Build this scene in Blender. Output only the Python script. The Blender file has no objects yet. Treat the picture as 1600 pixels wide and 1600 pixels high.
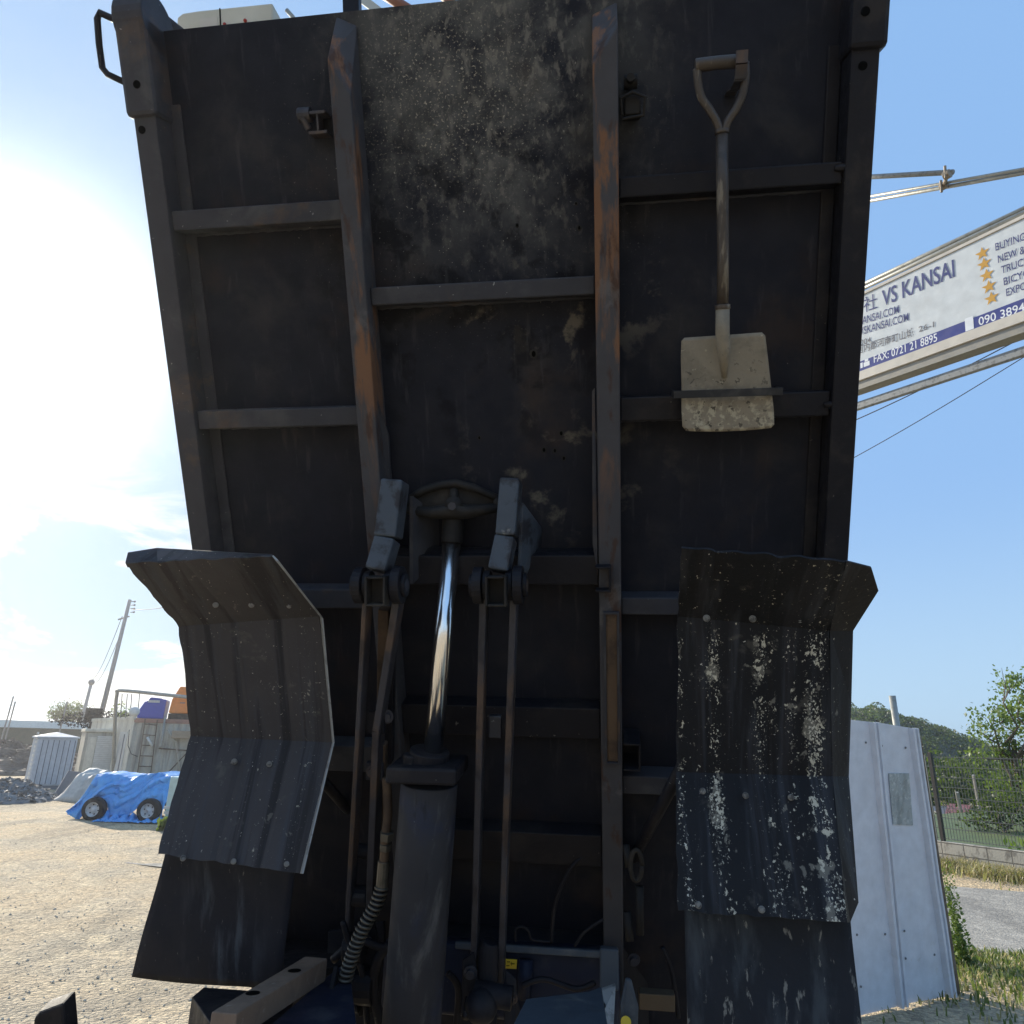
import bpy, bmesh, math, random
from mathutils import Vector, Matrix, noise
random.seed(7)
SC = bpy.context.scene
COL = SC.collection

# ------------------------------------------------------------------ camera
FPX = 1100.0                       # focal length for the 1600 px square picture
TH = math.atan(365 / 1100); RO = math.atan(77 / 3318)
_F = Vector((0, math.cos(TH), math.sin(TH))); _R = Vector((1, 0, 0)); _U = Vector((0, -math.sin(TH), math.cos(TH)))
CR = _R * math.cos(RO) + _U * math.sin(RO)
CU = -_R * math.sin(RO) + _U * math.cos(RO)
CF = _F
CO = Vector((0, 0, 1.9))
cam = bpy.data.objects.new('camera', bpy.data.cameras.new('camera'))
COL.objects.link(cam)
cam.data.sensor_width = 36; cam.data.lens = FPX / 1600 * 36
cam.data.clip_start = 0.05; cam.data.clip_end = 3000
m = Matrix((CR, CU, -CF)).transposed().to_4x4(); m.translation = CO
cam.matrix_world = m
SC.camera = cam

# ------------------------------------------------------------------ light
SUN_EL, SUN_AZ = math.radians(25.6), math.radians(-40.0)     # azimuth measured from +Y, left is negative
sd = Vector((math.sin(SUN_AZ) * math.cos(SUN_EL), math.cos(SUN_AZ) * math.cos(SUN_EL), math.sin(SUN_EL)))
sun = bpy.data.objects.new('sun', bpy.data.lights.new('sun', 'SUN')); COL.objects.link(sun)
sun.data.energy = 5.0; sun.data.angle = math.radians(0.5); sun.data.color = (1, .91, .76)
sun.rotation_euler = sd.to_track_quat('Z', 'Y').to_euler()
SC.view_settings.view_transform = 'Standard'; SC.view_settings.look = 'None'
SC.view_settings.exposure = 0.58; SC.view_settings.gamma = 1

W = bpy.data.worlds.new('World'); SC.world = W; W.use_nodes = True
nt = W.node_tree; nt.nodes.clear()
def N(t, typ, **k):
    n = t.nodes.new(typ)
    for a, b in k.items():
        if a.startswith('i_'):
            key = a[2:]
            n.inputs[int(key) if key.isdigit() else key.replace('_', ' ')].default_value = b
        else: setattr(n, a, b)
    return n
def L(t, a, b): t.links.new(a, b)
sky = N(nt, 'ShaderNodeTexSky', sky_type='NISHITA', sun_disc=False, sun_elevation=SUN_EL, sun_rotation=SUN_AZ,
        altitude=50, air_density=1.0, dust_density=.5, ozone_density=1.6)
tc = N(nt, 'ShaderNodeTexCoord')
# aureole round the sun and thin bright cloud on that side of the sky
dot = N(nt, 'ShaderNodeVectorMath', operation='DOT_PRODUCT'); L(nt, tc.outputs['Generated'], dot.inputs[0]); dot.inputs[1].default_value = sd
def mp(t, src, a, b, c=0., d=1., interp='SMOOTHSTEP'):
    n = N(t, 'ShaderNodeMapRange', interpolation_type=interp); L(t, src, n.inputs[0])
    n.inputs[1].default_value = a; n.inputs[2].default_value = b; n.inputs[3].default_value = c; n.inputs[4].default_value = d
    return n.outputs[0]
def mth(t, op, a, b=None, clamp=False):
    n = N(t, 'ShaderNodeMath', operation=op, use_clamp=clamp)
    for i, s in enumerate((a, b)):
        if s is None: continue
        if isinstance(s, (int, float)): n.inputs[i].default_value = s
        else: L(t, s, n.inputs[i])
    return n.outputs[0]
def mixc(t, fac, a, b, mode='MIX'):
    n = N(t, 'ShaderNodeMix', data_type='RGBA', blend_type=mode)
    for s, v in ((n.inputs[0], fac), (n.inputs[6], a), (n.inputs[7], b)):
        if isinstance(v, (int, float)): s.default_value = v
        elif isinstance(v, (tuple, list)): s.default_value = tuple(v) + ((1,) if len(v) == 3 else ())
        else: L(t, v, s)
    return n.outputs[2]
mapn = N(nt, 'ShaderNodeMapping'); mapn.inputs['Scale'].default_value = (1, 1, 2.4); L(nt, tc.outputs['Generated'], mapn.inputs[0])
cn = N(nt, 'ShaderNodeTexNoise', i_Scale=4.2, i_Detail=9., i_Roughness=.62); cn.inputs['Distortion'].default_value = .35; L(nt, mapn.outputs[0], cn.inputs[0])
cn2 = N(nt, 'ShaderNodeTexNoise', i_Scale=1.5, i_Detail=5.); L(nt, mapn.outputs[0], cn2.inputs[0])
sep = N(nt, 'ShaderNodeSeparateXYZ'); L(nt, tc.outputs['Generated'], sep.inputs[0])
side = mp(nt, sep.outputs[0], .05, -.42)                              # clouds stand on the left of the sky
lowc = mp(nt, sep.outputs[2], .40, .14)
puff = mth(nt, 'MULTIPLY', mp(nt, cn.outputs[0], .455, .55), mth(nt, 'MULTIPLY', side, lowc))
veil = mth(nt, 'MULTIPLY', mp(nt, cn2.outputs[0], .34, .66), mp(nt, sep.outputs[0], .12, -.5))
nearsun = mp(nt, dot.outputs['Value'], .80, 1.0)
shade = mp(nt, cn.outputs[0], .57, .70, 1., .72)
cbase = mixc(nt, nearsun, (4.5, 4.55, 4.35), (5.1, 5.05, 4.8))
ccol = mixc(nt, 1.0, cbase, shade, 'MULTIPLY')
def vm(op, a, b_):
    n = N(nt, 'ShaderNodeVectorMath', operation=op)
    for i, q_ in enumerate((a, b_)):
        if isinstance(q_, tuple): n.inputs[i].default_value = q_
        else: L(nt, q_, n.inputs[i])
    return n.outputs[0]
skyc = vm('DIVIDE', sky.outputs[0], vm('ADD', vm('MULTIPLY', sky.outputs[0], (.42, .38, .33)), (1., 1., 1.)))   # thin high veil evens out the clear sky
skyc = mixc(nt, .66, skyc, (1.75, 3.2, 5.6))
skyc = mixc(nt, mp(nt, sep.outputs[2], .34, .0, 0., .55), skyc, (3.0, 4.1, 4.6))
sg = mixc(nt, mth(nt, 'MULTIPLY', veil, .42), skyc, (2.7, 3.35, 3.9))
sg = mixc(nt, mth(nt, 'MULTIPLY', puff, .9), sg, ccol)
g1 = mth(nt, 'MULTIPLY', mth(nt, 'POWER', mth(nt, 'MAXIMUM', dot.outputs['Value'], 0), 150.), 14.)
g2 = mth(nt, 'MULTIPLY', mth(nt, 'POWER', mth(nt, 'MAXIMUM', dot.outputs['Value'], 0), 12.), .6)
gl = N(nt, 'ShaderNodeCombineColor'); gs = mth(nt, 'ADD', g1, g2)
for i, k in enumerate((1., .97, .90)): L(nt, mth(nt, 'MULTIPLY', gs, k), gl.inputs[i])
sg = mixc(nt, 1.0, sg, gl.outputs[0], 'ADD')
bg = N(nt, 'ShaderNodeBackground', i_Strength=.14); L(nt, sg, bg.inputs[0])
wo = N(nt, 'ShaderNodeOutputWorld'); L(nt, bg.outputs[0], wo.inputs[0])

# ------------------------------------------------------------------ geometry helpers
def ray(x, y): return CF + CR * ((x - 800) / FPX) - CU * ((y - 800) / FPX)
def P(x, y, d): return CO + ray(x, y) * d                          # pixel + depth -> world point
def G(x, y, z=0.0):                                                 # pixel -> point on the level z
    r = ray(x, y); return CO + r * ((z - CO.z) / r.z)
def dep(p): return (p - CO).dot(CF)
WM = {}
def wm(o): return WM.get(o.name, Matrix.Identity(4)) if o else Matrix.Identity(4)
class MB:
    def __init__(s): s.v = []; s.f = []
    def add(s, vs, fs):
        o = len(s.v); s.v += [Vector(v) for v in vs]; s.f += [[o + i for i in f] for f in fs]; return s
    def hexa(s, c):     # 8 corners: 4 bottom, 4 top, matching order
        return s.add(c, [(3, 2, 1, 0), (4, 5, 6, 7), (0, 1, 5, 4), (1, 2, 6, 5), (2, 3, 7, 6), (3, 0, 4, 7)])
    def box(s, x0, x1, y0, y1, z0, z1):
        return s.hexa([(x0, y0, z0), (x1, y0, z0), (x1, y1, z0), (x0, y1, z0), (x0, y0, z1), (x1, y0, z1), (x1, y1, z1), (x0, y1, z1)])
    def obox(s, c, X, Y, Z):   # centre + half axes
        return s.hexa([c - X - Y - Z, c + X - Y - Z, c + X + Y - Z, c - X + Y - Z, c - X - Y + Z, c + X - Y + Z, c + X + Y + Z, c - X + Y + Z])
    def slab(s, poly, off):    # polygon extruded by a vector
        poly = [Vector(p) for p in poly]; off = Vector(off); n = len(poly)
        s.add(poly + [p + off for p in poly], [list(range(n))[::-1], list(range(n, 2 * n))] + [(i, (i + 1) % n, n + (i + 1) % n, n + i) for i in range(n)]); return s
    def bar(s, p0, p1, w, h, side):   # rectangular bar; side = direction of width w
        p0 = Vector(p0); p1 = Vector(p1); d = (p1 - p0).normalized(); sx = Vector(side); sx = (sx - d * sx.dot(d)).normalized(); sy = d.cross(sx)
        return s.hexa([p0 - sx * w / 2 - sy * h / 2, p0 + sx * w / 2 - sy * h / 2, p0 + sx * w / 2 + sy * h / 2, p0 - sx * w / 2 + sy * h / 2,
                       p1 - sx * w / 2 - sy * h / 2, p1 + sx * w / 2 - sy * h / 2, p1 + sx * w / 2 + sy * h / 2, p1 - sx * w / 2 + sy * h / 2])
    def tube(s, pts, r, n=12, cap=True):
        pts = [Vector(p) for p in pts]; rs = r if isinstance(r, (list, tuple)) else [r] * len(pts)
        ref = None; o = len(s.v)
        for i, p in enumerate(pts):
            d = (pts[min(i + 1, len(pts) - 1)] - pts[max(i - 1, 0)]).normalized()
            if ref is None: ref = d.orthogonal().normalized()
            ref = (ref - d * ref.dot(d)).normalized(); b = d.cross(ref)
            for k in range(n):
                a = 2 * math.pi * k / n; s.v.append(p + (ref * math.cos(a) + b * math.sin(a)) * rs[i])
        for i in range(len(pts) - 1):
            for k in range(n):
                s.f.append([o + i * n + k, o + i * n + (k + 1) % n, o + (i + 1) * n + (k + 1) % n, o + (i + 1) * n + k])
        if cap: s.f.append([o + k for k in range(n)][::-1]); s.f.append([o + (len(pts) - 1) * n + k for k in range(n)])
        return s
    def ball(s, c, r, n=8, sq=(1, 1, 1)):
        o = len(s.v); c = Vector(c)
        for i in range(1, n):
            t = math.pi * i / n
            for k in range(n * 2):
                a = math.pi * k / n; s.v.append(c + Vector((math.sin(t) * math.cos(a) * sq[0], math.sin(t) * math.sin(a) * sq[1], math.cos(t) * sq[2])) * r)
        top = len(s.v); s.v.append(c + Vector((0, 0, r * sq[2]))); s.v.append(c - Vector((0, 0, r * sq[2])))
        M = n * 2
        for i in range(n - 2):
            for k in range(M): s.f.append([o + i * M + k, o + (i + 1) * M + k, o + (i + 1) * M + (k + 1) % M, o + i * M + (k + 1) % M])
        for k in range(M):
            s.f.append([top, o + k, o + (k + 1) % M]); s.f.append([top + 1, o + (n - 2) * M + (k + 1) % M, o + (n - 2) * M + k])
        return s
    def grid(s, fn, nu, nv):
        o = len(s.v)
        for j in range(nv + 1):
            for i in range(nu + 1): s.v.append(Vector(fn(i / nu, j / nv)))
        for j in range(nv):
            for i in range(nu):
                a = o + j * (nu + 1) + i; s.f.append([a, a + 1, a + nu + 2, a + nu + 1])
        return s
    def leaves(s, c, rad, n, size, shell=.35):
        for _ in range(n):
            d = Vector((random.gauss(0, 1), random.gauss(0, 1), random.gauss(0, 1))).normalized()
            q = Vector(c) + Vector((d.x * rad[0], d.y * rad[1], d.z * rad[2])) * (shell + (1 - shell) * random.random() ** .5)
            s.leaf(q, size * random.uniform(.6, 1.3))
        return s
    def leaf(s, q, z, d=None):
        a = Vector((random.gauss(0, 1), random.gauss(0, 1), random.gauss(0, 1))).normalized() if d is None else d
        b = a.orthogonal().normalized(); b = Matrix.Rotation(random.uniform(0, 6.28), 3, a) @ b
        s.add([q - a * z * .5, q + b * z * .28, q + a * z * .5, q - b * z * .28], [(0, 1, 2, 3)])
    def build(s, name, mat, parent=None, frame=None, local=False, smooth=False, bevel=0, thick=0, seg=2, sub=0):
        me = bpy.data.meshes.new(name); o = bpy.data.objects.new(name, me); COL.objects.link(o)
        pm = wm(parent)
        if frame is None:
            if parent is None and not local:
                c = sum(s.v, Vector()) / len(s.v); zz = min(v.z for v in s.v); fr = Matrix.Translation((c.x, c.y, zz))
            else: fr = pm
        else: fr = frame
        vs = s.v if local else [fr.inverted() @ v for v in s.v]
        me.from_pydata([tuple(v) for v in vs], [], s.f); me.materials.append(mat)
        bm = bmesh.new(); bm.from_mesh(me); bmesh.ops.recalc_face_normals(bm, faces=bm.faces); bm.to_mesh(me); bm.free()
        if smooth: me.polygons.foreach_set('use_smooth', [True] * len(me.polygons))
        me.update()
        if parent: o.parent = parent
        o.matrix_basis = pm.inverted() @ fr
        WM[o.name] = fr
        if thick:
            md = o.modifiers.new('t', 'SOLIDIFY'); md.thickness = thick; md.offset = 0
        if sub:
            md = o.modifiers.new('s', 'SUBSURF'); md.levels = md.render_levels = sub
        if bevel:
            md = o.modifiers.new('b', 'BEVEL'); md.width = bevel; md.segments = seg; md.limit_method = 'ANGLE'; md.angle_limit = .6
        return o
def smoothpts(cp, k=10):
    out = []
    for i in range(len(cp) - 1):
        p0 = cp[max(i - 1, 0)]; p1 = cp[i]; p2 = cp[i + 1]; p3 = cp[min(i + 2, len(cp) - 1)]
        for j in range(k):
            t = j / k; out.append(.5 * ((2 * p1) + (p2 - p0) * t + (2 * p0 - 5 * p1 + 4 * p2 - p3) * t * t + (3 * p1 - p0 - 3 * p2 + p3) * t ** 3))
    return out + [cp[-1]]
def tag(o, label, cat, group=None):
    o['label'] = label; o['category'] = cat
    if group: o['group'] = group
    return o
def empty(name, loc, label, cat, group=None, frame=None):
    o = bpy.data.objects.new(name, None); COL.objects.link(o)
    fr = frame if frame is not None else Matrix.Translation(Vector(loc)); o.matrix_basis = fr; WM[o.name] = fr
    o.empty_display_size = .2
    return tag(o, label, cat, group)
def kind(o, k): o['kind'] = k; return o

# ------------------------------------------------------------------ materials
def new_mat(name):
    mt = bpy.data.materials.new(name); mt.use_nodes = True; t = mt.node_tree
    return mt, t, t.nodes['Principled BSDF']
def co(t, scale=(1, 1, 1), src='Object'):
    c = N(t, 'ShaderNodeTexCoord'); mpn = N(t, 'ShaderNodeMapping'); mpn.inputs['Scale'].default_value = scale
    L(t, c.outputs[src], mpn.inputs[0]); return mpn.outputs[0]
def nz(t, vec, s, det=4., rough=.55, dist=0.):
    n = N(t, 'ShaderNodeTexNoise'); n.inputs['Scale'].default_value = s; n.inputs['Detail'].default_value = det
    n.inputs['Roughness'].default_value = rough; n.inputs['Distortion'].default_value = dist; L(t, vec, n.inputs[0]); return n.outputs[0]
def grime(name, base, rough=.5, metal=0., coat=(), bump=.15, bscale=60., off=0.):
    """coat: list of (colour, texture scale vector, noise scale, low, high, amount, extra mask fn or None)"""
    mt, t, b = new_mat(name); col = None
    fr = nz(t, co(t), 9., 6.); prev = mixc(t, fr, tuple(c * .78 for c in base), tuple(min(1, c * 1.22) for c in base))
    for (c, sv, s, lo, hi, am, mk) in coat:
        f = mth(t, 'MULTIPLY', mp(t, nz(t, co(t, sv), s, 7., .62, .25), lo, hi), am)
        if mk: f = mth(t, 'MULTIPLY', f, mk(t))
        prev = mixc(t, f, prev, c)
    L(t, prev, b.inputs['Base Color'])
    rr = mp(t, nz(t, co(t), 14., 5.), .3, .7, max(.04, rough - .1), min(1, rough + .12)); L(t, rr, b.inputs['Roughness'])
    b.inputs['Metallic'].default_value = metal
    if bump:
        bp = N(t, 'ShaderNodeBump', i_Strength=bump); bp.inputs['Distance'].default_value = .004
        L(t, nz(t, co(t), bscale, 5.), bp.inputs['Height']); L(t, bp.outputs[0], b.inputs['Normal'])
    return mt
def sph(c, r0, r1, axes=(1, 1, 1)):          # round region mask in object space
    def f(t):
        tcn = N(t, 'ShaderNodeTexCoord'); s = N(t, 'ShaderNodeVectorMath', operation='SUBTRACT'); s.inputs[1].default_value = c; L(t, tcn.outputs['Object'], s.inputs[0])
        mu = N(t, 'ShaderNodeVectorMath', operation='MULTIPLY'); mu.inputs[1].default_value = axes; L(t, s.outputs[0], mu.inputs[0])
        ln = N(t, 'ShaderNodeVectorMath', operation='LENGTH'); L(t, mu.outputs[0], ln.inputs[0])
        return mp(t, ln.outputs['Value'], r0, r1, 1., 0.)
    return f
def bands(cs, w):                            # vertical bands at local x positions
    def f(t):
        tcn = N(t, 'ShaderNodeTexCoord'); s = N(t, 'ShaderNodeSeparateXYZ'); L(t, tcn.outputs['Object'], s.inputs[0])
        wob = mth(t, 'MULTIPLY', mth(t, 'SUBTRACT', nz(t, co(t), 14., 4.), .5), .05)
        xx = mth(t, 'ADD', s.outputs[0], wob); acc = None
        for c in cs:
            q = mp(t, mth(t, 'ABSOLUTE', mth(t, 'SUBTRACT', xx, c)), 0., w, 1., 0.)
            acc = q if acc is None else mth(t, 'MAXIMUM', acc, q)
        acc = mth(t, 'MULTIPLY', acc, mp(t, nz(t, co(t, (1.6, 1, 1)), 9., 5., .6), .40, .58))
        return mth(t, 'MULTIPLY', acc, mp(t, s.outputs[1], .34, .14, .25, 1.))
    return f
def plain(name, c, rough=.6, metal=0.): return grime(name, c, rough, metal, bump=.05)
one = (1, 1, 1)
DUST = (.20, .19, .17)
M = {}
M['floor'] = grime('bed_floor_steel', (.0135, .0148, .022), .68, .0, [
    ((.045, .042, .04), one, 3.4, .50, .72, .5, None),
    ((.105, .105, .10), one, 5., .38, .60, .85, sph((-.05, .62, 0), .15, .66, (1.15, 1, 1))),
    ((.04, .028, .022), one, 2.2, .54, .70, .6, None),
    ((.17, .15, .115), one, 9., .55, .64, .55, sph((.12, .02, 0), .10, .33, (.8, 1.6, 1))),
    ((.17, .155, .12), one, 8., .55, .66, .6, sph((.10, -.42, 0), .06, .34, (.8, 1.2, 1))),
    ((.42, .37, .28), (1, 1, 1), 150., .57, .63, .85, sph((-.14, .57, 0), .0, .36, (1, 1, 1))),
    ((.17, .16, .14), (1, .55, 1), 38., .50, .66, .8, sph((-.02, .62, 0), .05, .55, (1, .8, 1))),
    ((.006, .006, .009), one, 7., .50, .60, .8, sph((-.1, .1, 0), .25, .6, (1, 1, 1))),
    ((.40, .38, .33), (1, 1, 1), 150., .64, .70, .8, sph((-.1, .45, 0), .1, .7, (1, 1, 1))),
    ((.45, .44, .42), (1, 1, 1), 30., .735, .76, .8, None),
    ((.055, .055, .06), (5, .7, 1), 7., .56, .72, .4, None)], .25, 40.)
M['beam'] = grime('beam_steel', (.042, .043, .051), .55, .0, [
    ((.085, .083, .085), (1, 1, 1), 6., .48, .68, .6, None),
    ((.42, .42, .40), one, 70., .68, .72, .6, None),
    ((.11, .07, .045), one, 5., .56, .68, .5, None)], .2, 50.)
M['rustbeam'] = grime('rusty_beam_steel', (.058, .058, .065), .62, .0, [
    ((.19, .095, .048), (2.4, .45, 2.4), 6.5, .49, .60, .85, sph((-.08, .62, .1), .7, 1.35, (1, 1, 1))),
    ((.055, .03, .02), (1.5, .5, 1.5), 12., .55, .66, .8, None),
    ((.15, .145, .14), one, 7., .60, .70, .4, None)], .3, 45.)
M['arm'] = grime('arm_grey_steel', (.060, .074, .094), .5, .0, [
    ((.022, .022, .027), one, 9., .47, .56, .9, None),
    ((.30, .30, .29), one, 20., .66, .72, .7, None)], .25, 50.)
M['dark'] = grime('greasy_dark_steel', (.013, .013, .017), .5, .0, [
    ((.04, .035, .032), one, 7., .50, .68, .6, None),
    ((.30, .28, .24), one, 60., .68, .72, .5, None)], .3, 60.)
M['yoke'] = grime('greasy_cast_iron', (.020, .019, .019), .6, .0, [((.06, .052, .042), one, 8., .5, .7, .6, None)], .3, 60.)
M['barrel'] = grime('cylinder_paint', (.030, .030, .034), .58, .0, [
    ((.025, .03, .05), (1, 1, 1), 3., .46, .56, .8, None),
    ((.12, .115, .11), (2.2, 2.2, .35), 6., .55, .70, .6, None),
    ((.012, .011, .012), (3, 3, .22), 5., .55, .66, .8, None),
    ((.4, .4, .38), one, 55., .70, .73, .7, None)], .15, 50.)
M['link'] = grime('link_bar_steel', (.05, .05, .06), .5, .15, [((.12, .075, .045), (1, 1, .3), 6., .5, .62, .6, None),
    ((.02, .02, .025), (1, 1, .4), 8., .52, .62, .7, None)], .2, 50.)
M['brownlink'] = grime('brown_link_steel', (.11, .075, .05), .55, .1, [((.04, .03, .026), (1, 1, .5), 7., .5, .62, .7, None)], .2, 50.)
def guardmat(name, base, bx, amount, top):
    def msk(gate, thr):
        def f(t):
            tcn = N(t, 'ShaderNodeTexCoord'); sp_ = N(t, 'ShaderNodeSeparateXYZ'); L(t, tcn.outputs['Object'], sp_.inputs[0])
            xx = mth(t, 'ADD', sp_.outputs[0], mth(t, 'MULTIPLY', mth(t, 'SUBTRACT', nz(t, co(t), 9., 5.), .5), .035)); acc = None
            for c, w, a_ in bx:
                q_ = mp(t, mth(t, 'ABSOLUTE', mth(t, 'SUBTRACT', xx, c)), w * .2, w, a_, 0.)
                acc = q_ if acc is None else mth(t, 'MAXIMUM', acc, q_)
            acc = mth(t, 'MULTIPLY', acc, mp(t, nz(t, co(t, (1.5, 1, 1)), gate, 6., .65), .36, .60))
            acc = mth(t, 'MULTIPLY', acc, mp(t, sp_.outputs[1], .17, .11, top, 1.))
            return mth(t, 'MULTIPLY', acc, 1.)
        return f
    mt, t, b = new_mat(name)
    prev = mixc(t, nz(t, co(t), 9., 6.), tuple(c * .75 for c in base), tuple(c * 1.25 for c in base))
    for (c, sv, s_, lo, hi, am) in (((.045, .050, .062), (7, .5, 1), 3., .48, .66, .7), ((.014, .013, .015), (10, .35, 1), 2., .52, .64, .7), ((.10, .095, .085), one, 14., .60, .72, .55)):
        prev = mixc(t, mth(t, 'MULTIPLY', mp(t, nz(t, co(t, sv), s_, 7., .62, .25), lo, hi), am), prev, c)
    # splashed dried mud: the texture threshold drops inside each vertical spray streak
    for (c, sc_, lo, am, gate) in (((.22, .21, .18), 30., .66, .6, 7.), ((.48, .455, .37), 78., .67, 1., 12.), ((.56, .54, .46), 190., .68, 1., 5.)):
        k = msk(gate, lo)(t); n_ = nz(t, co(t, (1.15, .8, 1)), sc_, 6., .6, .3)
        thr = mth(t, 'ADD', n_, mth(t, 'MULTIPLY', k, .155)); prev = mixc(t, mth(t, 'MULTIPLY', mp(t, thr, lo, lo + .06), am * amount), prev, c)
    prev = mixc(t, mth(t, 'MULTIPLY', mp(t, nz(t, co(t), 85., 3.), .725, .74), .85), prev, (.55, .53, .48))
    L(t, prev, b.inputs['Base Color']); b.inputs['Roughness'].default_value = .6
    bp = N(t, 'ShaderNodeBump', i_Strength=.35); bp.inputs['Distance'].default_value = .004; L(t, nz(t, co(t), 45., 6.), bp.inputs['Height']); L(t, bp.outputs[0], b.inputs['Normal'])
    return mt
M['guardL'] = guardmat('mudguard_left_flare_paint', (.048, .046, .050), [(.06, .02, .3), (.155, .02, .4), (-.16, .03, .2)], .6, .2)  # base lightened to paint in the flare veil over the left side
M['guardR'] = guardmat('mudguard_right_paint', (.012, .013, .016), [(-.168, .018, .7), (-.088, .028, .95), (.02, .03, .75), (.045, .02, .5), (.085, .022, .7), (.135, .040, 1.15)], 1., .25)
M['flapL'] = grime('rubber_flap', (.017, .019, .027), .6, 0, [((.075, .09, .11), (5, .8, 1), 5., .48, .70, .75, sph((.02, 0, 0), .02, .16, (1, .3, 1))),
    ((.2, .2, .19), (3, .6, 1), 40., .66, .70, .6, None)], .2, 60.)
M['flapR'] = grime('rubber_flap_muddy', (.018, .022, .03), .6, 0, [((.07, .085, .10), (3, .7, 1), 5., .48, .70, .6, None),
    ((.26, .26, .24), (2.2, .7, 1), 22., .60, .66, .7, None)], .3, 50.)
M['chrome'] = new_mat('chrome_rod')[0]
b = M['chrome'].node_tree.nodes['Principled BSDF']; b.inputs['Metallic'].default_value = 1; b.inputs['Roughness'].default_value = .18; b.inputs['Base Color'].default_value = (.97, .97, .97, 1)
M['blue'] = grime('dark_blue_chassis_paint', (.013, .017, .034), .5, 0, [((.06, .06, .065), one, 7., .52, .7, .6, None), ((.3, .3, .28), one, 40., .70, .73, .6, None)], .2, 40.)
M['plate'] = grime('dusty_blue_plate', (.055, .068, .085), .55, 0, [((.20, .195, .18), one, 6., .50, .68, .6, None), ((.05, .055, .06), one, 9., .55, .65, .5, None)], .2, 40.)
M['shovelsteel'] = grime('muddy_shovel_blade', (.235, .21, .165), .85, 0, [
    ((.13, .115, .09), one, 10., .46, .62, .6, None),
    ((.46, .43, .33), one, 48., .50, .60, .7, sph((0, -.13, 0), .05, .16, (.5, 1, 1))),
    ((.05, .045, .04), one, 55., .60, .64, .9, sph((-.02, -.06, 0), .05, .2, (.8, 1, 1))),
    ((.44, .41, .32), one, 40., .63, .68, .7, None)], .5, 60.)
M['shovelgrip'] = grime('worn_shovel_handle', (.055, .045, .038), .5, .1, [((.22, .195, .155), (6, 1, 6), 6., .57, .66, .7, None), ((.03, .024, .02), one, 12., .54, .64, .7, None)], .4, 60.)
M['strap'] = grime('black_strap_steel', (.03, .031, .034), .5, 0, [((.09, .085, .08), one, 12., .55, .7, .5, None)], .1, 50.)
M['hose'] = grime('spiral_guard_hose', (.10, .09, .072), .4, .3, [((.05, .045, .035), one, 20., .5, .62, .6, None)], .1, 50.)
M['rustbar'] = grime('rusty_flat_bar', (.19, .125, .085), .8, 0, [((.13, .085, .06), one, 10., .48, .64, .6, None), ((.30, .24, .19), one, 30., .6, .68, .5, None)], .5, 60.)
M['bolthead'] = grime('muddy_bolt_head', (.19, .185, .17), .7, 0, [((.06, .06, .06), one, 60., .5, .6, .9, None)], .4, 80.)
M['wood'] = grime('packing_wood', (.11, .08, .05), .8, 0, [((.10, .07, .05), (1, 6, 1), 8., .5, .65, .6, None)], .3, 50.)
M['yellow'] = plain('yellow_sticker', (.62, .46, .03)); M['blacktxt'] = plain('print_and_hole_black', (.004, .004, .004)); M['blacktxt'].node_tree.nodes['Principled BSDF'].inputs['Specular IOR Level'].default_value = .02  # black for print, also for discs painting the dark inside holes
M['cream'] = grime('cream_housing', (.55, .53, .44), .5, 0, [((.36, .33, .26), one, 7., .55, .7, .4, None)], .05, 40.)
M['red'] = plain('red_cap', (.35, .04, .03))
M['palesheet'] = grime('pale_inner_sheet', (.50, .53, .50), .5, 0, [((.3, .3, .27), one, 6., .5, .7, .5, None)], .1, 30.)
M['redpipe'] = grime('reddish_pipe', (.24, .11, .08), .6)
M['galv'] = grime('galvanised_pipe', (.33, .33, .30), .42, .35, [((.20, .18, .14), (1, 1, 1), 20., .52, .64, .5, None)], .15, 60.)
M['galvdull'] = grime('weathered_galvanised', (.27, .28, .28), .6, .25, [((.14, .14, .14), one, 30., .52, .62, .7, None)], .2, 60.)
M['clampm'] = grime('clamp_steel', (.28, .23, .17), .5, .5)
M['signwhite'] = grime('sign_face', (.60, .63, .64), .45, 0, [((.47, .49, .49), one, 1.6, .5, .7, .5, None)], 0, 30.)
M['signblue'] = plain('sign_blue', (.045, .055, .22), .45); M['signorange'] = plain('sign_orange', (.55, .30, .045), .5)
M['signnavy'] = plain('sign_navy_lettering', (.060, .068, .19), .5); M['signtext'] = plain('sign_white_lettering', (.75, .77, .80), .5)
M['signgrey'] = plain('sign_grey_lettering', (.15, .15, .17), .5)
M['signframe'] = grime('sign_frame', (.30, .28, .24), .5, .2)
M['signlip'] = grime('sign_frame_lip', (.58, .54, .47), .5, 0)
M['wire'] = plain('black_wire', (.03, .03, .035))
M['concrete'] = grime('pole_concrete', (.30, .29, .27), .8)
M['grass'] = None

for k_ in ('floor', 'dark', 'yoke', 'barrel', 'guardL', 'guardR', 'flapL', 'flapR', 'blue', 'beam', 'rustbeam', 'strap', 'brownlink'):
    M[k_].node_tree.nodes['Principled BSDF'].inputs['Specular IOR Level'].default_value = .16
for k_ in ('arm', 'plate', 'link'): M[k_].node_tree.nodes['Principled BSDF'].inputs['Specular IOR Level'].default_value = .28

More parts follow.
